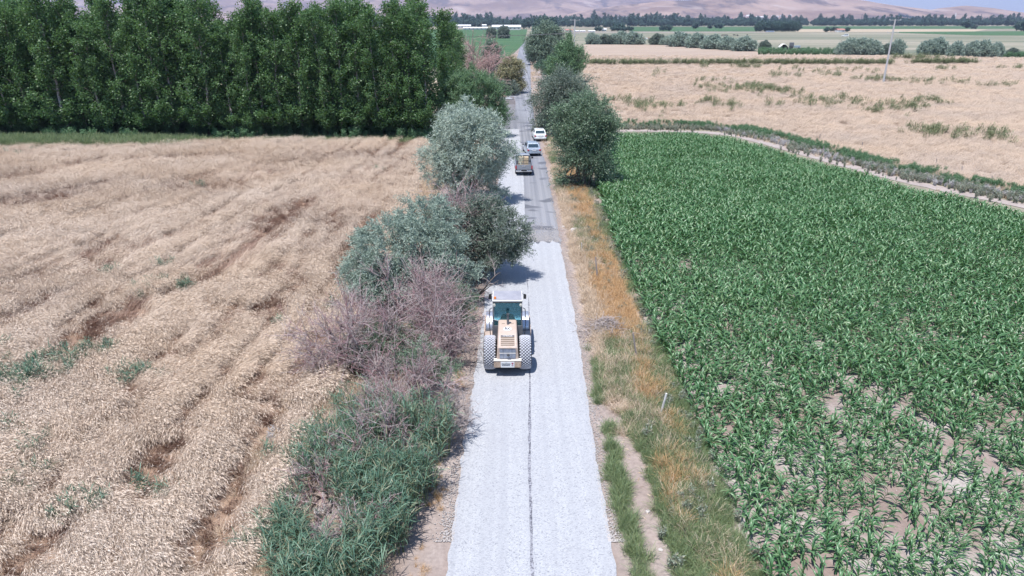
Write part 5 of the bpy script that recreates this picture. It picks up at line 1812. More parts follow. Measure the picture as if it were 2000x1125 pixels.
TG = MB().box((0, -2.5, 0.86), (1.5, 0.07, 0.52), 0.02).build('tailgate', M['grey_paint'], PK)
MB().box((0, -2.545, 1.0), (0.4, 0.03, 0.1), 0.01).build('handle', M['chrome'], TG)
MB().box((0, -2.58, 0.5), (1.7, 0.18, 0.16), 0.03).build('bumper', M['chrome'], PK)
NP = MB().box((0, -2.675, 0.55), (0.56, 0.015, 0.13), 0.004).build('number_plate', M['black'], PK)
for sx in (-1, 1):
    for yy in (-0.25,):
        MB().pipe([(sx * .8, yy, 1.12), (sx * .68, yy + 0.1, 1.6), (0, yy + 0.1, 1.66)], 0.035).build('roll_bar', M['black'], PK)
KX, KY = PK.location.x, PK.location.y


def crate(label, x, y, z):
    m = MB()
    W_, D_, H_ = 0.5, 0.6, 0.32
    for k in range(3):
        zz = 0.055 + k * 0.105
        for sy in (-1, 1):
            m.box((0, sy * (D_ / 2 - 0.01), zz), (W_, 0.018, 0.085))
        for sx in (-1, 1):
            m.box((sx * (W_ / 2 - 0.01), 0, zz), (0.018, D_ - 0.045, 0.085))
    for sx in (-1, 1):
        for sy in (-1, 1):
            m.box((sx * (W_ / 2 - 0.045), sy * (D_ / 2 - 0.045), H_ / 2), (0.05, 0.05, H_))
    for k in range(5):
        m.box((-W_ / 2 + 0.07 + k * 0.09, 0, 0.016), (0.075, D_ - 0.1, 0.015))
        m.box((-W_ / 2 + 0.07 + k * 0.09, 0, H_ - 0.012), (0.075, D_ - 0.1, 0.015))
    m.box((0, 0, H_ / 2), (W_ - 0.06, D_ - 0.06, H_ - 0.05))
    o = m.build('wooden_crate', M['wood'])
    o.location = (KX + x, KY + y, 0.05 + z)
    tag(o, label, 'crate', 'crates in the pickup bed')


for t, tn in enumerate(('bottom', 'middle', 'top')):
    for k, sn in enumerate(('left', 'right')):
        crate('wooden slatted crate in the pickup bed, %s tier, %s one' % (tn, sn), (-0.28, 0.28)[k], -1.0 - 0.02 * t, 0.72 + t * 0.325)

# dump truck spreading chips
b = G(990.5, 236)
DT = empty('dump_truck', (b.x, b.y + 4.0, 0.03), math.radians(1.0))
tag(DT, 'dusty brown dump truck loaded with white chips beside the feathery tree', 'dump truck', 'vehicles on the far road')
tail = []
for y in (-4.0, -3.88):
    tail.append([(-1.25, y, 1.0), (1.25, y, 1.0), (1.25, y, 3.0), (1.2, y, 3.18), (1.05, y, 3.28), (-1.05, y, 3.28), (-1.2, y, 3.18), (-1.25, y, 3.0)])
MB().loft(tail).build('tailgate', M['truck_brown'], DT)
MB().box((-1.21, -1.5, 2.0), (0.08, 4.8, 2.0), 0.02).box((1.21, -1.5, 2.0), (0.08, 4.8, 2.0), 0.02).box((0, 0.86, 2.1), (2.4, 0.08, 2.2), 0.02).box((0, -1.5, 1.06), (2.4, 4.8, 0.12), 0.02).build('dump_body', M['truck_brown'], DT)
rngd = np.random.default_rng(3)
gx, gy = np.meshgrid(np.linspace(-1.16, 1.16, 14), np.linspace(-3.8, 0.8, 24), indexing='ij')
gz = 2.75 + 0.5 * np.cos(gx / 1.16 * 1.4) * np.clip(1 - ((gy + 1.5) / 2.6) ** 4, 0.2, 1) + 0.06 * rngd.random(gx.shape)
i, j = np.meshgrid(np.arange(13), np.arange(23), indexing='ij')
F = np.stack([i * 24 + j, (i + 1) * 24 + j, (i + 1) * 24 + j + 1, i * 24 + j + 1], -1).reshape(-1, 4)
mesh_obj('chip_load', np_mesh('chip_load', np.stack([gx.ravel(), gy.ravel(), gz.ravel()], 1), F, M['chips'], True), DT)
MB().box((0, -3.7, 3.33), (2.3, 0.3, 0.1), 0.03).build('rolled_cover', M['dark'], DT)
MB().loft(body_loft([(1.1, 1.2, 0.9, 2.9, .06), (2.6, 1.22, 0.8, 2.95, .08), (3.0, 1.18, 0.75, 2.2, .05)])).build('cab', M['white'], DT, 30)
panel([(1.05, 2.97, 1.9), (-1.05, 2.97, 1.9), (-0.95, 2.72, 2.75), (0.95, 2.72, 2.75)]).build('windscreen', M['car_glass'], DT)
MB().box((0, -0.5, 0.8), (0.9, 7.0, 0.25), 0.02).build('chassis', M['dark'], DT)
for sx in (-1, 1):
    for yy in (-2.9, -1.6, 2.2):
        wheel(DT, (sx * 1.0, yy, 0.5), 0.5, 0.34 if yy > 0 else 0.48, 0.55, 20)
    MB().box((sx * 0.95, -4.06, 0.85), (0.4, 0.06, 0.14), 0.01).build('tail_lamp', M['red_lamp'], DT)
MB().box((0, -4.05, 0.7), (2.3, 0.12, 0.2), 0.03).build('bumper', M['dark'], DT)

# ------------------------------------------------------------------ posts, poles, wires, rubble
def post(label, bx, by, tx, ty, r=0.045, mat='post_wood', rough=True):
    b = G(bx, by)
    z = zat(ty, b.y)
    t = (G(tx, ty, z)).x - b.x
    rng = np.random.default_rng(int(bx * 7 + by))
    m = MB()
    k = 5
    rings = []
    for i in range(k):
        q = i / (k - 1)
        c = Vector((t * q + rng.normal() * 0.008, rng.normal() * 0.008, -0.15 * (1 - q) + max(z, 0.4) * q))
        rr = r * (1.1 - 0.25 * q)
        rings.append([c + Vector((rr * (0.8 + 0.35 * rng.random()) * math.cos(a), rr * (0.8 + 0.35 * rng.random()) * math.sin(a), 0)) for a in np.arange(7) * 2 * math.pi / 7])
    o = m.loft(rings).build('fence_post', M[mat])
    o.location = b
    return tag(o, label, 'post', 'old fence posts')


post('short white post standing in the grass of the right verge', 1136, 494, 1136, 474, 0.035, 'post_pale')
post('grey wooden post rising from orange grass on the right verge', 1168, 550, 1163, 502, 0.05)
post('thin dark wooden post leaning in the orange grass near the corn', 1246, 705, 1236, 650, 0.045)
post('pale broken post leaning over the green verge grass', 1287, 815, 1302, 768, 0.05, 'post_pale')
for i, (bx, by, ty) in enumerate(((1600, 277, 262), (1607, 300, 285), (1675, 316, 303), (1683, 290, 277), (1828, 322, 310), (1853, 362, 350), (1878, 338, 325), (1936, 357, 343), (1760, 338, 327))):
    post('grey fence post by the dirt track, %s counting from the left' % ORD[i], bx, by, bx + 2, ty, 0.05, 'post_pale' if i in (2, 5) else 'post_wood')


def pole(label, bx, by, ty, arms, side=1.5):
    b = G(bx, by)
    h = zat(ty, b.y)
    r = empty('utility_pole', b)
    tag(r, label, 'utility pole', 'utility poles')
    MB().cyl((0, 0, -0.3), (0, 0, h), 0.26, 0.16, 12).build('shaft', M['concrete'], r, 40)
    pts = []
    for dz in arms:
        a = MB().box((0, 0, h - dz), (side * 2, 0.12, 0.1), 0.01).build('crossarm', M['concrete'], r)
        for sx in (-1, 0, 1):
            MB().lathe([(0, 0.03), (0.04, 0.07), (0.1, 0.05), (0.18, 0.06), (0.2, 0.02)], 8, 'Z', (sx * side * 0.9, 0, h - dz + 0.05)).build('insulator', M['white'], a)
            pts.append(b + Vector((sx * side * 0.9, 0, h - dz + 0.25)))
    return pts


pole('leaning looking grey concrete pole with two crossarms standing in the wheat', 1725, 162, 38, (0.15, 3.0))
pa = pole('grey concrete pole with crossarms behind the young upright tree', 1120, 132, 38, (0.2, 4.4), 1.7)
pb = pole('grey concrete pole hidden beyond the poplars', 520, 128, 45, (0.2, 3.8), 1.7)
for i in (3, 4, 5):
    a, c = np.array(pa[i]), np.array(pb[i])
    t = np.linspace(0, 1, 30)[:, None]
    g = Geo()
    p = a * (1 - t) + c * t
    p[:, 2] -= 5.0 * (t * (1 - t))[:, 0]
    g.tube(p, 0.03, 4)
    tag(mesh_obj('power_line', g.mesh('power_line', M['dark'])), 'thin dark wire crossing before the rounded tree, %s of three' % ORD[i - 3], 'wire', 'power lines')

rng = np.random.default_rng(70)


def rock(label, px, py, s, mat='stone', name='stone'):
    b = bmesh.new()
    bmesh.ops.create_icosphere(b, subdivisions=2, radius=s)
    for v in b.verts:
        v.co *= 0.75 + 0.4 * rng.random()
        v.co.z *= 0.6
    me = bpy.data.meshes.new(name)
    b.to_mesh(me)
    b.free()
    me.materials.append(M[mat])
    o = mesh_obj(name, me)
    o.location = G(px, py) + Vector((0, 0, s * 0.25))
    o.rotation_euler = (0, 0, rng.random() * 6)
    return tag(o, label, 'stone', 'stones on the right verge')


rock('pale grey boulder in the verge grass beside the old asphalt', 1122, 452, 0.34)
rock('small brown stone at the edge of the old asphalt', 1101, 444, 0.14)
rock('rounded stone at the foot of the corner tree', 1096, 388, 0.2)
rock('small pale stone in the bare patch of the right verge', 1265, 1000, 0.09)
rock('small flat stone near the bottom of the right verge', 1290, 1075, 0.08)
rock('white stone beside the green ditch behind the corner tree', 1215, 244, 0.3)
# heap of cut brush
g = Geo()
for i in range(420):
    a = rng.random() * 6.28
    c = np.array([rng.normal() * 0.55, rng.normal() * 0.75, 0.0])
    c[2] = 0.75 * math.exp(-(c[0] ** 2 + c[1] ** 2) / 0.7) * rng.random() + 0.05
    d = np.array([math.cos(a), math.sin(a), 0.25 * rng.normal()]) * (0.25 + 0.4 * rng.random())
    g.tube(limb(rng, c - d, c + d, 0.12, 4), 0.011, 3)
o = mesh_obj('brush_pile', g.mesh('brush_pile', M['grey_twig']))
o.location = G(1185, 650)
tag(o, 'heap of cut grey twigs on the straw of the right verge', 'brush pile')
# loose litter: straw bits and pebbles on the bare shoulder
g = Geo()
for i in range(900):
    y = rng.uniform(17, 70)
    side = rng.random() < 0.75
    x = road_x(y) + (rng.uniform(2.7, 5.2) if side else -rng.uniform(2.7, 4.5))
    a = rng.random() * 6.28
    l = rng.uniform(0.03, 0.16)
    d = np.array([math.cos(a), math.sin(a), 0]) * l
    s = np.array([-math.sin(a), math.cos(a), 0]) * rng.uniform(0.006, 0.02)
    c = np.array([x, y, 0.03])
    g.add(np.array([c - d, c + s, c + d, c - s + np.array([0, 0, 0.02])]), np.array([[0, 1, 2, 3]]))
tag(mesh_obj('straw_litter', g.mesh('straw_litter', M['straw'])), 'bits of straw scattered over the bare road shoulders', 'litter', kind='stuff')
g = Geo()
oc = np.array([[1, 0, 0], [-1, 0, 0], [0, 1, 0], [0, -1, 0], [0, 0, .7], [0, 0, -.7]], float)
of = np.array([[0, 2, 4], [2, 1, 4], [1, 3, 4], [3, 0, 4], [2, 0, 5], [1, 2, 5], [3, 1, 5], [0, 3, 5]])
for i in range(8000):
    y = 17 + 45 * rng.random() ** 1.6
    sd = rng.random() < 0.55
    x = road_x(y) + (2.4 + abs(rng.normal()) * 0.3 if sd else -2.45 - abs(rng.normal()) * 0.3)
    s = rng.uniform(0.012, 0.032)
    g.add(oc * s * (0.7 + 0.6 * rng.random((6, 3))) + np.array([x, y, 0.035 + s * 0.5]), of)
for i in range(2600):
    y = SEAM_END + abs(rng.normal()) * 2.2
    s = rng.uniform(0.014, 0.034)
    g.add(oc * s * (0.7 + 0.6 * rng.random((6, 3))) + np.array([road_x(y) + rng.uniform(0.1, 2.5), y, 0.035 + s * 0.4]), of)
for i in range(5000):
    x, y = rng.uniform(8, 30), rng.uniform(17, 34)
    if fbm(np.array([x * .5]), np.array([y * .5]), 3)[0] < 0.5:
        continue
    s = rng.uniform(0.012, 0.045)
    g.add(oc * s * (0.7 + 0.6 * rng.random((6, 3))) + np.array([x, y, 0.025]), of)
tag(mesh_obj('loose_chips', g.mesh('loose_chips', M['stone'])), 'loose pale stone chips along the road edges and on the bare corn soil', 'gravel', kind='stuff')

# ------------------------------------------------------------------ row of bushes behind the right wheat
def bush_proto(seed, leafmat, n=210):
    rng = np.random.default_rng(seed)
    ells = [((0, 0, 2.2), (3.2, 2.4, 2.3), 3), ((-1.8, 0, 1.6), (2, 2, 1.7), 1.5), ((1.8, 0.3, 1.7), (2, 2, 1.8), 1.5), ((0.5, 0.2, 3.4), (1.8, 1.6, 1.4), 1.2)]
    return tree('silver_bush', 'x', 'bush', (0, 0, 0), ells, n, leafmat, per=10, twl=0.9, nleaf=7, L=0.5, W=0.2, seed=seed, stems=4, trunk_r=0.12, inner=0.6, spread=0.5, limbs=14, up=0.4)


BP = [bush_proto(401, 'olive_leaf'), bush_proto(402, 'olive_leaf'), bush_proto(403, 'grey_leaf')]
bu = [False] * 3


def put(protos, used, k, loc, sx, sz, label, cat, group):
    if used[k]:
        o = copy_tree(protos[k])
    else:
        o = protos[k]
        used[k] = True
    o.location = loc
    o.rotation_euler = (0, 0, rng.uniform(-0.5, 0.5) + (math.pi if rng.random() < 0.5 else 0))
    o.scale = (sx, sx, sz)
    return tag(o, label, cat, group)


ROW = [(1158, 86.5, 12, 17), (1182, 86.5, 13, 15), (1210, 86.5, 15, 19), (1236, 87, 16, 19), (1284, 87.5, 12, 17), (1300, 88, 9, 13), (1327, 91, 20, 22), (1362, 93.5, 18, 22), (1393, 96, 18, 22), (1420, 97.5, 16, 20), (1452, 100, 18, 22),
       (1655, 107, 17, 24), (1678, 107, 18, 25), (1700, 107, 17, 23), (1728, 106.5, 9, 16), (1747, 106.5, 14, 22), (1808, 107, 14, 22), (1828, 107, 16, 26), (1865, 109, 13, 21), (1898, 111, 13, 24), (1922, 112, 16, 25), (1945, 111, 11, 21), (1976, 110, 10, 13)]
for i, (px, by, rx, hh) in enumerate(ROW):
    b = G(px, by)
    s = b.y / FPX * 1.02
    k = (2 if i in (1, 4, 14, 22) else int(rng.integers(2)))
    put(BP, bu, k, b, rx * s / 3.3, hh * s / 4.7, 'silvery bush in the row behind the right wheat field, %s from the left' % ORD[i], 'bush', 'bushes behind the right wheat')
b = G(1493, 97.5)
put(BP, bu, 2, b, 9 * b.y / FPX / 3.3, 15 * b.y / FPX / 4.7, 'small green bush standing left of the white tent', 'bush', 'bushes behind the right wheat')
n = 500
P = np.array([tuple(G(rng.uniform(1480, 1660), rng.uniform(100, 107.5))) for _ in range(n)] + [tuple(G(rng.uniform(1960, 2000), rng.uniform(109, 113))) for _ in range(60)])
scatter('scrub', 'low green scrub in the gap of the bush row', 'scrub', P, upright(rng, len(P)), rng.uniform(1.2, 3.0, len(P)), 'weed')

# ------------------------------------------------------------------ far trees
def far_tree(seed, tall):
    rng = np.random.default_rng(seed)
    if tall:
        e = [((0, 0, 7.5), (2.6, 2.4, 6.3), 1), ((0.6, 0, 5), (2.9, 2.6, 4), 1)]
    else:
        e = [((0, 0, 5.2), (4.2, 3.8, 3.6), 2), ((-2.2, 0, 4.2), (3.0, 2.6, 3.0), 1), ((2.4, 0, 4.4), (3.0, 2.6, 3.2), 1)]
    return tree('far_tree', 'x', 'tree', (0, 0, 0), e, 90, 'far_leaf', per=16, L=1.0, W=0.75, seed=seed, stems=1, trunk_r=0.25, inner=0.55, spread=1.1, limbs=8, style='leaf', up=0.2, amp=0.3)


FT = [far_tree(501, False), far_tree(502, False), far_tree(503, True), far_tree(504, True)]
for f_ in FT:
    for ch in f_.children:
        if ch.name.startswith('crown'):
            for _ in range(3 if f_ in FT[:2] else 1):
                proto('far_tree', ch.data)
fu = [False] * 4
SOLO = [(1209, 60, 10, 14, 0, 'dark tree on the plain left of the green strip'), (1200, 61, 8, 9, 1, 'round tree beside the small white tent roofs'), (1215, 61, 8, 8, 0, 'low round tree before the dusty road, near the cluster'), (1228, 61, 8, 9, 1, 'round tree at the left end of the green strip'),
        (1169, 61, 7, 9, 0, 'round dark tree by the dusty road left of the white roofs'), (1293, 60.5, 5, 10, 1, 'left tree of a pair in the green strip'), (1304, 60.5, 7, 12, 0, 'right tree of a pair in the green strip'), (1358, 56, 4, 10, 2, 'slim dark tree alone in the green strip'),
        (1386, 56, 3, 7, 2, 'small slim tree in the green strip'), (1404, 56, 8, 11, 0, 'broad dark tree at the back of the green strip'), (1614, 62.5, 3.5, 9, 2, 'slim tree left of the red roofed house'), (1629, 62, 7, 9, 1, 'dark tree left beside the red roofed house'), (1654, 62, 4, 8, 2, 'tree right beside the red roofed house'),
        (1888, 55, 6, 14, 2, 'tall lone tree on the far right of the plain'), (1902, 57, 5, 8, 1, 'small round tree right of the lone tall one'), (1606, 50, 7, 15, 0, 'big round tree rising above the far treeline'), (1686, 50, 6, 13, 1, 'rounded tree standing proud of the far treeline'), (1004, 57, 8, 20, 0, 'broad tree above the long white shed'),
        (1028, 57, 7, 20, 1, 'broad tree right of the long white shed'), (1994, 61, 11, 20, 0, 'green tree cut by the right picture edge'), (1256, 52, 6, 6, 1, 'tiny tree on the green strip border')]
for (px, by, rx, hh, k, lab) in SOLO:
    b = G(px, by)
    s = b.y / FPX
    put(FT, fu, k, b, rx * s / (4.4 if k < 2 else 2.2), hh * s / (9.4 if k < 2 else 14), lab, 'tree', 'lone trees on the plain')
for i in range(9):
    px, by = 1046 + 4.6 * i, 70 - 0.6 * i
    b = G(px, by)
    s = b.y / FPX
    put(FT, fu, 2 + i % 2, b, 4.2 * s / 2.0, (33 - by * 0 - abs(i - 3) * 1.3) * s / 14, 'tall poplar behind the big rounded tree, %s from the left' % ORD[i], 'tree', 'poplars behind the rounded tree')
for i in range(30):
    px, by = 1478 + 2.75 * i + rng.normal() * 0.6, 61.8 - (i % 2) * 1.6
    b = G(px, by)
    s = b.y / FPX
    put(FT, fu, (i * 7 // 3) % 4, b, 3.4 * s / (3.2 if (i * 7 // 3) % 4 < 2 else 2.0), rng.uniform(15, 20) * s / (9.4 if (i * 7 // 3) % 4 < 2 else 14), 'tree of the small dark plantation beyond the tent, %s from the left' % ORD[i], 'tree', 'small plantation on the plain')
# the treeline that closes the plain: one mass
P, S, R = [], [], []
for i in range(1900):
    px = rng.uniform(560, 2500)
    if px < 1480:
        by = rng.uniform(47.0, 54.0) if px < 1240 else rng.uniform(47, 51.5)
        hh = rng.uniform(7, 14)
    else:
        by = rng.uniform(47.0, 51.0)
        hh = rng.uniform(7, 12)
    b = G(px, by)
    s = b.y / FPX
    P.append(tuple(b))
    S.append(hh * s / 9.0 * (0.75 + 0.5 * float(fbm(np.array([px * 0.05]), np.array([0.0]), 1)[0])))
P = np.array(P)
scatter('treeline', 'dark blue green line of trees closing the far plain', 'treeline', P, np.column_stack([np.zeros((len(P), 2)), rng.random(len(P)) * 6.28]), np.array(S), 'far_tree')

# ------------------------------------------------------------------ far buildings
def shed(name, label, px0, px1, by, hpx, roofm, wallm, depth=14.0, cat='shed', group=None):
    a, c = G(px0, by), G(px1, by)
    s = a.y / FPX
    w, h = c.x - a.x, hpx * s
    r = empty(name, ((a.x + c.x) / 2, a.y, 0))
    tag(r, label, cat, group)
    MB().box((0, depth / 2, h * 0.31), (w, depth, h * 0.62)).build('wall', M[wallm], r)
    MB().prism([(-0.6, h * 0.62), (depth / 2, h), (depth + 0.6, h * 0.62), (depth + 0.6, h * 0.57), (depth / 2, h * 0.94), (-0.6, h * 0.57)], -w / 2 - 0.5, w / 2 + 0.5).build('roof', M[roofm], r)
    k = max(2, int(w / 6))
    for i in range(k):
        MB().box((-w / 2 + w * (i + 0.5) / k, -0.03, h * 0.33), (w / k * 0.4, 0.06, h * 0.22)).build('window', M['dark'], r)
    return r


M['wall_pale'] = m_plain('pale_render', (0.62, 0.6, 0.58), 0.8, dirt=0.3, scale=0.3)
M['roof_white'] = m_plain('white_roof_sheet', (0.8, 0.8, 0.8), 0.5, dirt=0.15, scale=0.2)
shed('farm_shed', 'short white roofed shed at the edge of the poplars', 856, 877, 54, 5.5, 'roof_white', 'wall_pale', 18)
shed('farm_shed', 'white roofed shed behind the low long one', 886, 919, 55, 6, 'roof_white', 'wall_pale', 18)
shed('farm_shed', 'low long white shed at the edge of the green field', 905, 952, 58, 4.5, 'roof_white', 'wall_pale', 12)
shed('farm_shed', 'long white shed with a gable end, largest of the sheds', 961, 1017, 58.5, 8.5, 'roof_white', 'wall_pale', 22)
shed('farm_shed', 'tiny white shed above the low long one', 939, 950, 52, 4, 'roof_white', 'roof_white', 10)
shed('farm_shed', 'tiny white building left of the largest shed, higher up', 958, 968, 51.5, 4, 'roof_white', 'roof_white', 10)
shed('farm_house', 'small white house with pinkish roof by the dusty road', 1105, 1118, 62, 4.5, 'red_roof', 'white', 9, 'house')
shed('farm_shed', 'low white tunnel right of the pinkish roofed house', 1122, 1130, 62.3, 2.6, 'roof_white', 'white', 8)
shed('farm_shed', 'low white tunnel right of the utility pole', 1133, 1143, 62.3, 2.4, 'roof_white', 'white', 8)
shed('farm_shed', 'low white tunnel left of the round trees', 1150, 1162, 62.3, 2.6, 'roof_white', 'white', 8)
shed('farm_house', 'white house between round trees by the dusty road', 1176, 1184, 61, 5, 'roof_white', 'white', 8, 'house')
shed('farm_house', 'small farmhouse with a dark red roof on the stubble', 1636, 1650, 62.5, 5.8, 'red_roof', 'white', 9, 'house')
shed('farm_shed', 'small blue grey shelter at the foot of the plantation', 1498, 1512, 62.8, 2.2, 'silver_paint', 'silver_paint', 6)
shed('farm_house', 'white house in the treeline near the minaret, left one', 1893, 1901, 43, 4, 'roof_white', 'white', 10, 'house')
shed('farm_house', 'white house in the treeline near the mast, right one', 1904, 1912, 42, 4, 'roof_white', 'white', 10, 'house')
# tent and tractor
b = G(1531, 98)
s = b.y / FPX
T = empty('tent', b, math.radians(-14))
tag(T, 'white ridge tent with an open dark front on the pasture', 'tent')
w_, h_ = 8.5 * s, 10.5 * s
hw = w_
MB().loft([[(-hw, y, 0), (-hw * 0.86, y, h_ * 0.55), (-hw * 0.25, y, h_), (hw * 0.25, y, h_), (hw * 0.86, y, h_ * 0.55), (hw, y, 0), (hw * 0.94, y, 0), (hw * 0.8, y, h_ * 0.5), (hw * 0.22, y, h_ * 0.94), (-hw * 0.22, y, h_ * 0.94), (-hw * 0.8, y, h_ * 0.5), (-hw * 0.94, y, 0)]
            for y in (0, 8.5)]).build('canvas', M['canvas'], T)
MB().box((0, 8.3, h_ * 0.42), (hw * 1.6, 0.1, h_ * 0.84)).build('inner_shade_sheet', M['dark'], T)  # dark sheet at the back, coloured as the shade inside the open tent
b = G(1550, 98)
TR = empty('tractor', b, math.radians(70))
tag(TR, 'dark blue tractor standing beside the white tent', 'tractor')
q = 1.5
MB().box((0, -1.0 * q, 1.2 * q), (0.8 * q, 2.2 * q, 0.7 * q), 0.1).build('hood', M['silver_paint'], TR)
MB().box((0, 0.9 * q, 1.8 * q), (1.5 * q, 1.5 * q, 1.5 * q), 0.15).build('cab', M['dark'], TR)
for sx in (-1, 1):
    wheel(TR, (sx * 0.85 * q, 1.0 * q, 0.8 * q), 0.8 * q, 0.45 * q)
    wheel(TR, (sx * 0.75 * q, -1.6 * q, 0.5 * q), 0.5 * q, 0.3 * q)
b = G(1637, 63.2)
car('white_car', 'white car parked before the red roofed farmhouse', (b.x, b.y, 0.02), math.radians(80), M['white'], 5.2, 2.2, 1.9, True)
b = G(1650, 71.5)
car('white_car', 'white van alone on the pasture below the farmhouse', (b.x, b.y, 0.04), math.radians(85), M['white'], 6.0, 2.4, 2.3, True)

# towers
b = G(1863, 46)
r = empty('minaret', b)
tag(r, 'slim white minaret rising from the far treeline', 'minaret')
s = b.y / FPX
h = 18 * s
MB().lathe([(0, s * 1.1), (h * 0.62, s * 0.85), (h * 0.63, s * 1.4), (h * 0.68, s * 1.4), (h * 0.69, s * 0.75), (h * 0.85, s * 0.7), (h * 0.86, s * 0.85), (h, 0.05)], 14, 'Z').build('tower', M['white'], r, 30)
MB().lathe([(0, s * 1.8), (h * 0.16, s * 1.8), (h * 0.24, s * 1.3), (h * 0.28, s * 0.1)], 14, 'Z', (s * -0.6, 4, 0)).build('dome', M['white'], r, 30)


def mast(label, px, by, ty):
    b = G(px, by)
    h = zat(ty, b.y)
    r = empty('lattice_mast', b)
    tag(r, label, 'mast', 'lattice masts')
    s = b.y / FPX
    m = MB()
    for sx in (-1, 1):
        for sy in (-1, 1):
            m.cyl((sx * s * 0.9, sy * s * 0.9, 0), (sx * s * 0.15, sy * s * 0.15, h), 0.16 * s, 0.1 * s, 5)
    m.build('leg_frame', M['dark'], r)
    m = MB()
    for i in range(9):
        a, c = i / 9, (i + 1) / 9
        wa, wc = s * (0.9 - 0.75 * a), s * (0.9 - 0.75 * c)
        for sy in (-1, 1):
            m.cyl((-wa, sy * wa, a * h), (wc, sy * wc, c * h), 0.07 * s, n=4)
            m.cyl((wa, sy * wa, a * h), (-wc, sy * wc, c * h), 0.07 * s, n=4)
    m.build('bracing', M['dark'], r)


mast('lattice mast above the treeline left of the rounded tree', 934, 46, 28)
mast('lattice mast above the treeline right of the rounded tree', 1105, 46, 29)
mast('tall lattice mast at the right end of the hills', 1913, 46, 27)
mast('lattice mast on the lower flank of the bare hill', 1681, 46, 27)


# cattle
def cow(label, px, py, mat, rz, group, k=1.0):
    r = empty('cow', G(px, py), rz)
    r.scale = (k, k, k)
    tag(r, label, 'cow', group)
    J = [((0, -0.75, 1.12), (0.24, 0.28)), ((0, -0.2, 1.08), (0.3, 0.34)), ((0, 0.45, 1.1), (0.27, 0.34)), ((0, 0.8, 1.25), (0.16, 0.2)), ((0, 1.1, 1.3), (0.13, 0.15)), ((0, 1.42, 1.05), (0.08, 0.09)),
         ((-0.18, 0.5, 0.72), 0.11), ((-0.18, 0.48, 0.4), 0.07), ((-0.18, 0.5, 0.02), 0.06), ((0.18, 0.5, 0.72), 0.11), ((0.18, 0.52, 0.4), 0.07), ((0.18, 0.5, 0.02), 0.06),
         ((-0.18, -0.7, 0.75), 0.14), ((-0.18, -0.82, 0.42), 0.07), ((-0.18, -0.74, 0.02), 0.06), ((0.18, -0.7, 0.75), 0.14), ((0.18, -0.8, 0.42), 0.07), ((0.18, -0.74, 0.02), 0.06), ((0, -1.0, 1.2), 0.04), ((0, -1.08, 0.6), 0.03)]
    skin_body('body', J, [(0, 1), (1, 2), (2, 3), (3, 4), (4, 5), (2, 6), (6, 7), (7, 8), (2, 9), (9, 10), (10, 11), (0, 12), (12, 13), (13, 14), (0, 15), (15, 16), (16, 17), (0, 18), (18, 19)], r, mat, 1, 1)
    MB().box((-0.18, 1.02, 1.42), (0.16, 0.05, 0.08), 0.02).box((0.18, 1.02, 1.42), (0.16, 0.05, 0.08), 0.02).build('ears', mat, r)


M['cow_brown'] = m_plain('brown_hide', (0.3, 0.13, 0.07), 0.8, dirt=0.3)
M['cow_dark'] = m_plain('black_hide', (0.03, 0.027, 0.027), 0.8, dirt=0.2)
for i, (px, py, mt, lab) in enumerate(((1254, 78, 'cow_brown', 'brown cow in the gap of the bush row, leftmost'), (1258.5, 77.6, 'cow_brown', 'brown cow in the gap of the bush row, second from left'), (1262.5, 78.4, 'white', 'white cow in the gap of the bush row'),
                                       (1266, 77.8, 'cow_brown', 'brown cow in the gap of the bush row, second from right'), (1269, 78.2, 'cow_brown', 'brown cow in the gap of the bush row, rightmost'))):
    cow(lab, px, py, M[mt], math.pi / 2 + (math.pi if i % 2 else 0), 'cattle in the gap of the bush row', 1.15)
for i, px in enumerate((1234, 1237, 1240, 1411, 1416, 1420, 1434, 1440, 1459)):
    cow('black cow grazing on the pasture above the bush row, %s from the left' % ORD[i], px, 68.5 + (i > 2) * 2.3 + (i % 2) * 0.4, M['cow_dark'], math.pi / 2 + i, 'black cattle on the pasture', 1.2)

# village on the foot of the hills
dg = bpy.context.evaluated_depsgraph_get()
dg.update()
hill_obs = [o for o in COL.objects if o.name.startswith('hill')]


def on_hill(px, py):
    u, v = (px - CX) / FPX, (py - CY) / FPX
    d = Vector((u, CP - v * SP, -SP - v * CP)).normalized()
    best = None
    for o in hill_obs:
        ok, loc, nn_, _ = o.ray_cast(Vector((0, 0, CAM_H)), d)
        if ok and (best is None or loc.y < best.y):
            best = loc
    return best


def house_mesh(k, roofm):
    m = MB().box((0, 0, 2.2), (13 + k * 2, 10, 5.6))
    a = m.build('wall', M['wall_pale'])
    r_ = MB().prism([(-5.6, 5.0), (0, 7.4), (5.6, 5.0)], -7.2 - k, 7.2 + k).build('roof', roofm)
    w_ = MB().box((-3, -5.02, 2.6), (2.2, 0.08, 1.6)).box((3, -5.02, 2.6), (2.2, 0.08, 1.6)).build('window', M['dark'])
    root = empty('village_house')
    for o in (a, r_, w_):
        o.parent = root
    return root


VH = [house_mesh(0, M['red_roof']), house_mesh(1, M['roof_white'])]
vu = [False, False]
spots = [(rng.uniform(1165, 1300), 0) for _ in range(46)] + [(rng.uniform(1418, 1480), 1) for _ in range(16)] + [(rng.uniform(1440, 1545), 2) for _ in range(26)]
for px, z in spots:
    py = (38.5 - 5.0 * (px - 1165) / 135 * rng.random() - 1.0 * rng.random()) if z == 0 else (rng.uniform(37, 39.5) if z == 1 else rng.uniform(31.5, 36))
    p = on_hill(px, py)
    if p is None:
        continue
    k = int(rng.random() < 0.6)
    lab = {0: 'tiny pale house of the village at the foot of the lavender mountain', 1: 'tiny pale house among the trees left of the terraced settlement', 2: 'tiny house of the pale terraced settlement on the hill foot'}[z]
    put(VH, vu, k, p, 1.25, 1.2, lab, 'house', {0: 'village below the mountain', 1: 'houses among the trees', 2: 'terraced settlement'}[z])
PT = []
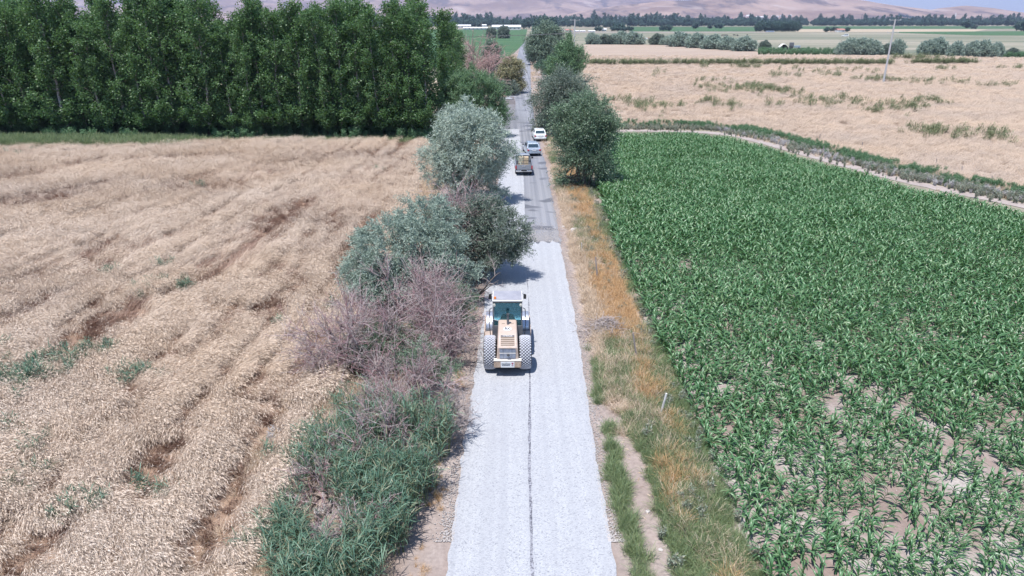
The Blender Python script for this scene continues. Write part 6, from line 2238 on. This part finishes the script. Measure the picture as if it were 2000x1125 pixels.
for i in range(200):
    px = rng.uniform(1165, 1330)
    p = on_hill(px, 38.5 - 6.5 * (px - 1165) / 165 * rng.random())
    if p is not None:
        PT.append(tuple(p))
for i in range(60):
    px = rng.uniform(1755, 1800)
    p = on_hill(px, 31 + (px - 1755) * 0.16 + rng.normal() * 0.4)
    if p is not None:
        PT.append(tuple(p))
PT = np.array(PT)
scatter('hill_trees', 'dark dots of trees between the village houses on the hill foot', 'trees', PT, np.column_stack([np.zeros((len(PT), 2)), rng.random(len(PT)) * 6]), rng.uniform(0.7, 1.4, len(PT)), 'far_tree')

# ------------------------------------------------------------------ air
def volume_mat(name, col, dens, aniso=0.0):
    m = bpy.data.materials.new(name)
    m.use_nodes = True
    nt = m.node_tree
    nt.nodes.clear()
    out = nt.nodes.new('ShaderNodeOutputMaterial')
    v = nt.nodes.new('ShaderNodeVolumePrincipled')
    v.inputs['Color'].default_value = (*col, 1)
    v.inputs['Density'].default_value = dens
    v.inputs['Anisotropy'].default_value = aniso
    nt.links.new(v.outputs[0], out.inputs['Volume'])
    return m


hz = MB().box((0, FARR / 2 - 250, 420), (FARR * 2 + 400, FARR + 800, 850)).build('haze', volume_mat('haze_air', HAZE_COL, HAZE_D))
tag(hz, 'thin pale lavender haze over the plain', 'haze', kind='stuff')
b = G(1000, 243)
dc = bmesh.new()
bmesh.ops.create_icosphere(dc, subdivisions=4, radius=1.0)
for v in dc.verts:
    n_ = 0.8 + 0.5 * float(fbm(np.array([v.co.x * 1.5 + 3]), np.array([v.co.y * 1.5 + v.co.z * 2]), 2, 3)[0])
    v.co = Vector((v.co.x * 2.6 * n_, v.co.y * 6.5 * n_, max(v.co.z, -0.3) * 2.0 * n_))
me = bpy.data.meshes.new('dust_cloud')
dc.to_mesh(me)
dc.free()
me.materials.append(volume_mat('road_dust', (0.93, 0.93, 0.97), 0.11))
o = mesh_obj('dust_cloud', me)
o.location = (b.x, b.y + 0.5, 0.75)
tag(o, 'pale dust hanging over the road behind the dump truck', 'dust', kind='stuff')
